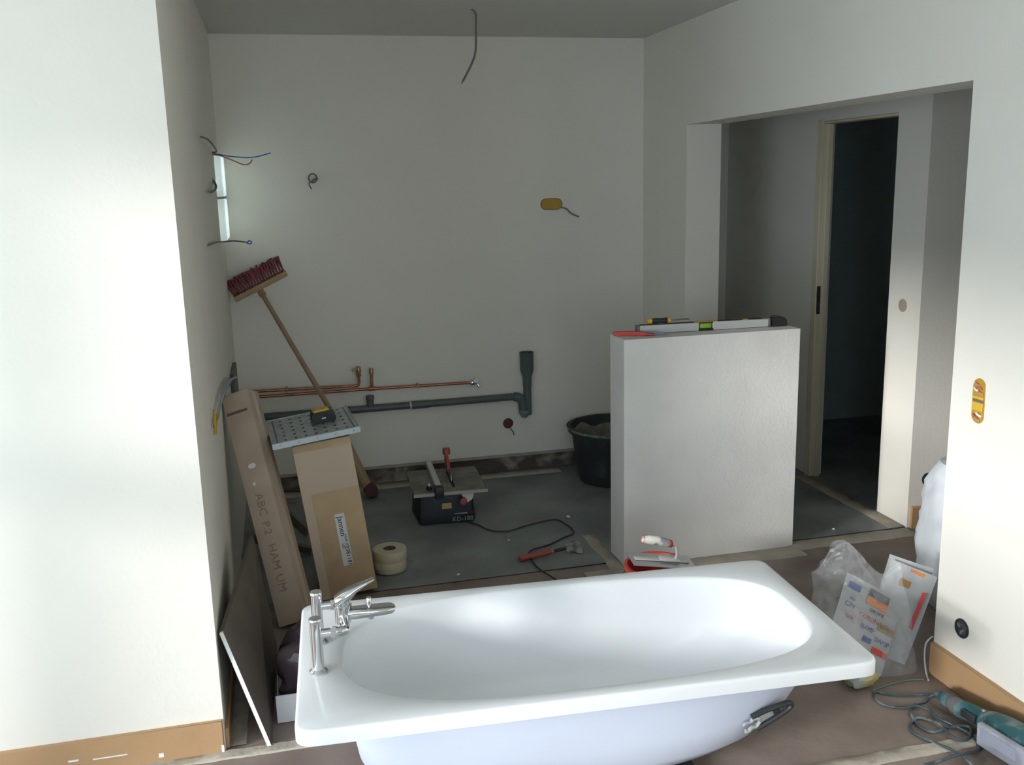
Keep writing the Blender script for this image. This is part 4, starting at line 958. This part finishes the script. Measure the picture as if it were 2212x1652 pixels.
# ------------------------------------------------------------------ power tool and cables, bottom right
pt = thing('power_tool', 'dusty teal corded power tool lying along the right skirting', 'power tool', (2.06, 2.35, 0))
ax = frame((2.050, 2.500, 0.035), (0.020, -0.34, 0.02), (1, 0, 0))         # x: from cord end to the tool's nose
ovalbar('cord_gland', [(-0.03, 0, 0, 0.008, 0.008), (-0.01, 0, 0, 0.012, 0.012), (0.0, 0, 0, 0.022, 0.022), (0.04, 0, 0, 0.024, 0.024)], M_teal, pt, ax)
ovalbar('rear_collar', [(0.0402, 0, 0, 0.020, 0.022), (0.062, 0, 0, 0.028, 0.028), (0.085, 0, 0.0, 0.030, 0.028)], M_grey, pt, ax)
ovalbar('handle', [(0.0852, 0, 0.0, 0.030, 0.030), (0.12, 0.008, 0.002, 0.026, 0.030), (0.17, 0.010, 0.004, 0.028, 0.030), (0.21, 0.0, 0.010, 0.050, 0.040), (0.27, -0.005, 0.014, 0.062, 0.046), (0.36, -0.008, 0.016, 0.066, 0.048), (0.48, -0.008, 0.018, 0.064, 0.048), (0.52, -0.008, 0.018, 0.05, 0.04)], M_teal, pt, ax, 20)
box('trigger', (0.115, -0.032, -0.005), (0.175, -0.018, 0.020), M_black, pt, ax, 0.004, 2)
box('dusty_side_plate', (0.245, -0.088, -0.022), (0.47, -0.066, 0.050), M_dusty, pt, ax, 0.006, 2)
box('plate_window', (0.262, -0.0895, 0.004), (0.40, -0.0882, 0.040), mat('hazy_window', (0.28, 0.30, 0.37), 0.35), pt, ax)
for x in (0.20, 0.30): lathe('screw', [(0.006, 0), (0.005, 0.002)], M_steel, pt, ax @ Matrix.Translation((x, -0.02, 0.052)), 10)
cab = [(2.054, 2.53, 0.032), (2.035, 2.545, 0.012)] + [(x, y, 0.006 + 0.007 * ((i // 6) % 2)) for i, (x, y) in enumerate([(2.013, 2.535), (1.971, 2.528), (1.937, 2.505), (1.913, 2.465), (1.9, 2.41), (1.924, 2.369), (1.994, 2.371), (2.04, 2.352), (2.00, 2.305), (1.96, 2.30), (1.952, 2.337), (1.961, 2.389), (1.948, 2.438), (1.922, 2.454), (1.88, 2.429), (1.859, 2.391), (1.869, 2.35), (1.89, 2.307), (1.904, 2.257), (1.912, 2.2), (1.89, 2.16), (1.82, 2.19), (1.76, 2.15)])]
tube('power_cable', cab, 0.0048, M_cable, pt, 7, 5)
adopt(pt)
wire('loose_cable', 'blue-grey cable looping across the brown floor beside the bag', [(2.09, 2.42, 0.02), (2.085, 2.50, 0.02), (2.068, 2.555, 0.012), (2.008, 2.576, 0.007), (1.938, 2.597, 0.007), (1.893, 2.633, 0.007), (1.872, 2.615, 0.007), (1.862, 2.569, 0.007), (1.882, 2.536, 0.007), (1.923, 2.518, 0.007), (1.962, 2.510, 0.012), (1.99, 2.48, 0.007), (1.98, 2.42, 0.013), (2.02, 2.33, 0.007), (1.99, 2.25, 0.007), (1.95, 2.235, 0.012), (1.90, 2.225, 0.020), (1.83, 2.23, 0.007), (1.78, 2.225, 0.007)], 0.0045, M_cable, 6, 'cable')
wire('thin_green_wire', 'thin green wire running from the wrapper towards the bag', [(1.89, 2.648, 0.005), (1.923, 2.655, 0.005), (1.98, 2.668, 0.005), (2.05, 2.672, 0.005), (2.10, 2.662, 0.005)], 0.0028, mat('green_wire', (0.12, 0.22, 0.17), 0.6), 6)
wire('dangling_cable', 'thin white cable hanging over the end of the right skirting board', [(2.175, 2.722, 0.128), (2.160, 2.718, 0.126), (2.142, 2.716, 0.105), (2.138, 2.712, 0.06), (2.136, 2.700, 0.02), (2.128, 2.68, 0.005), (2.115, 2.655, 0.004)], 0.0032, mat('white_cord', (0.55, 0.54, 0.50), 0.6), 6, 'cable')
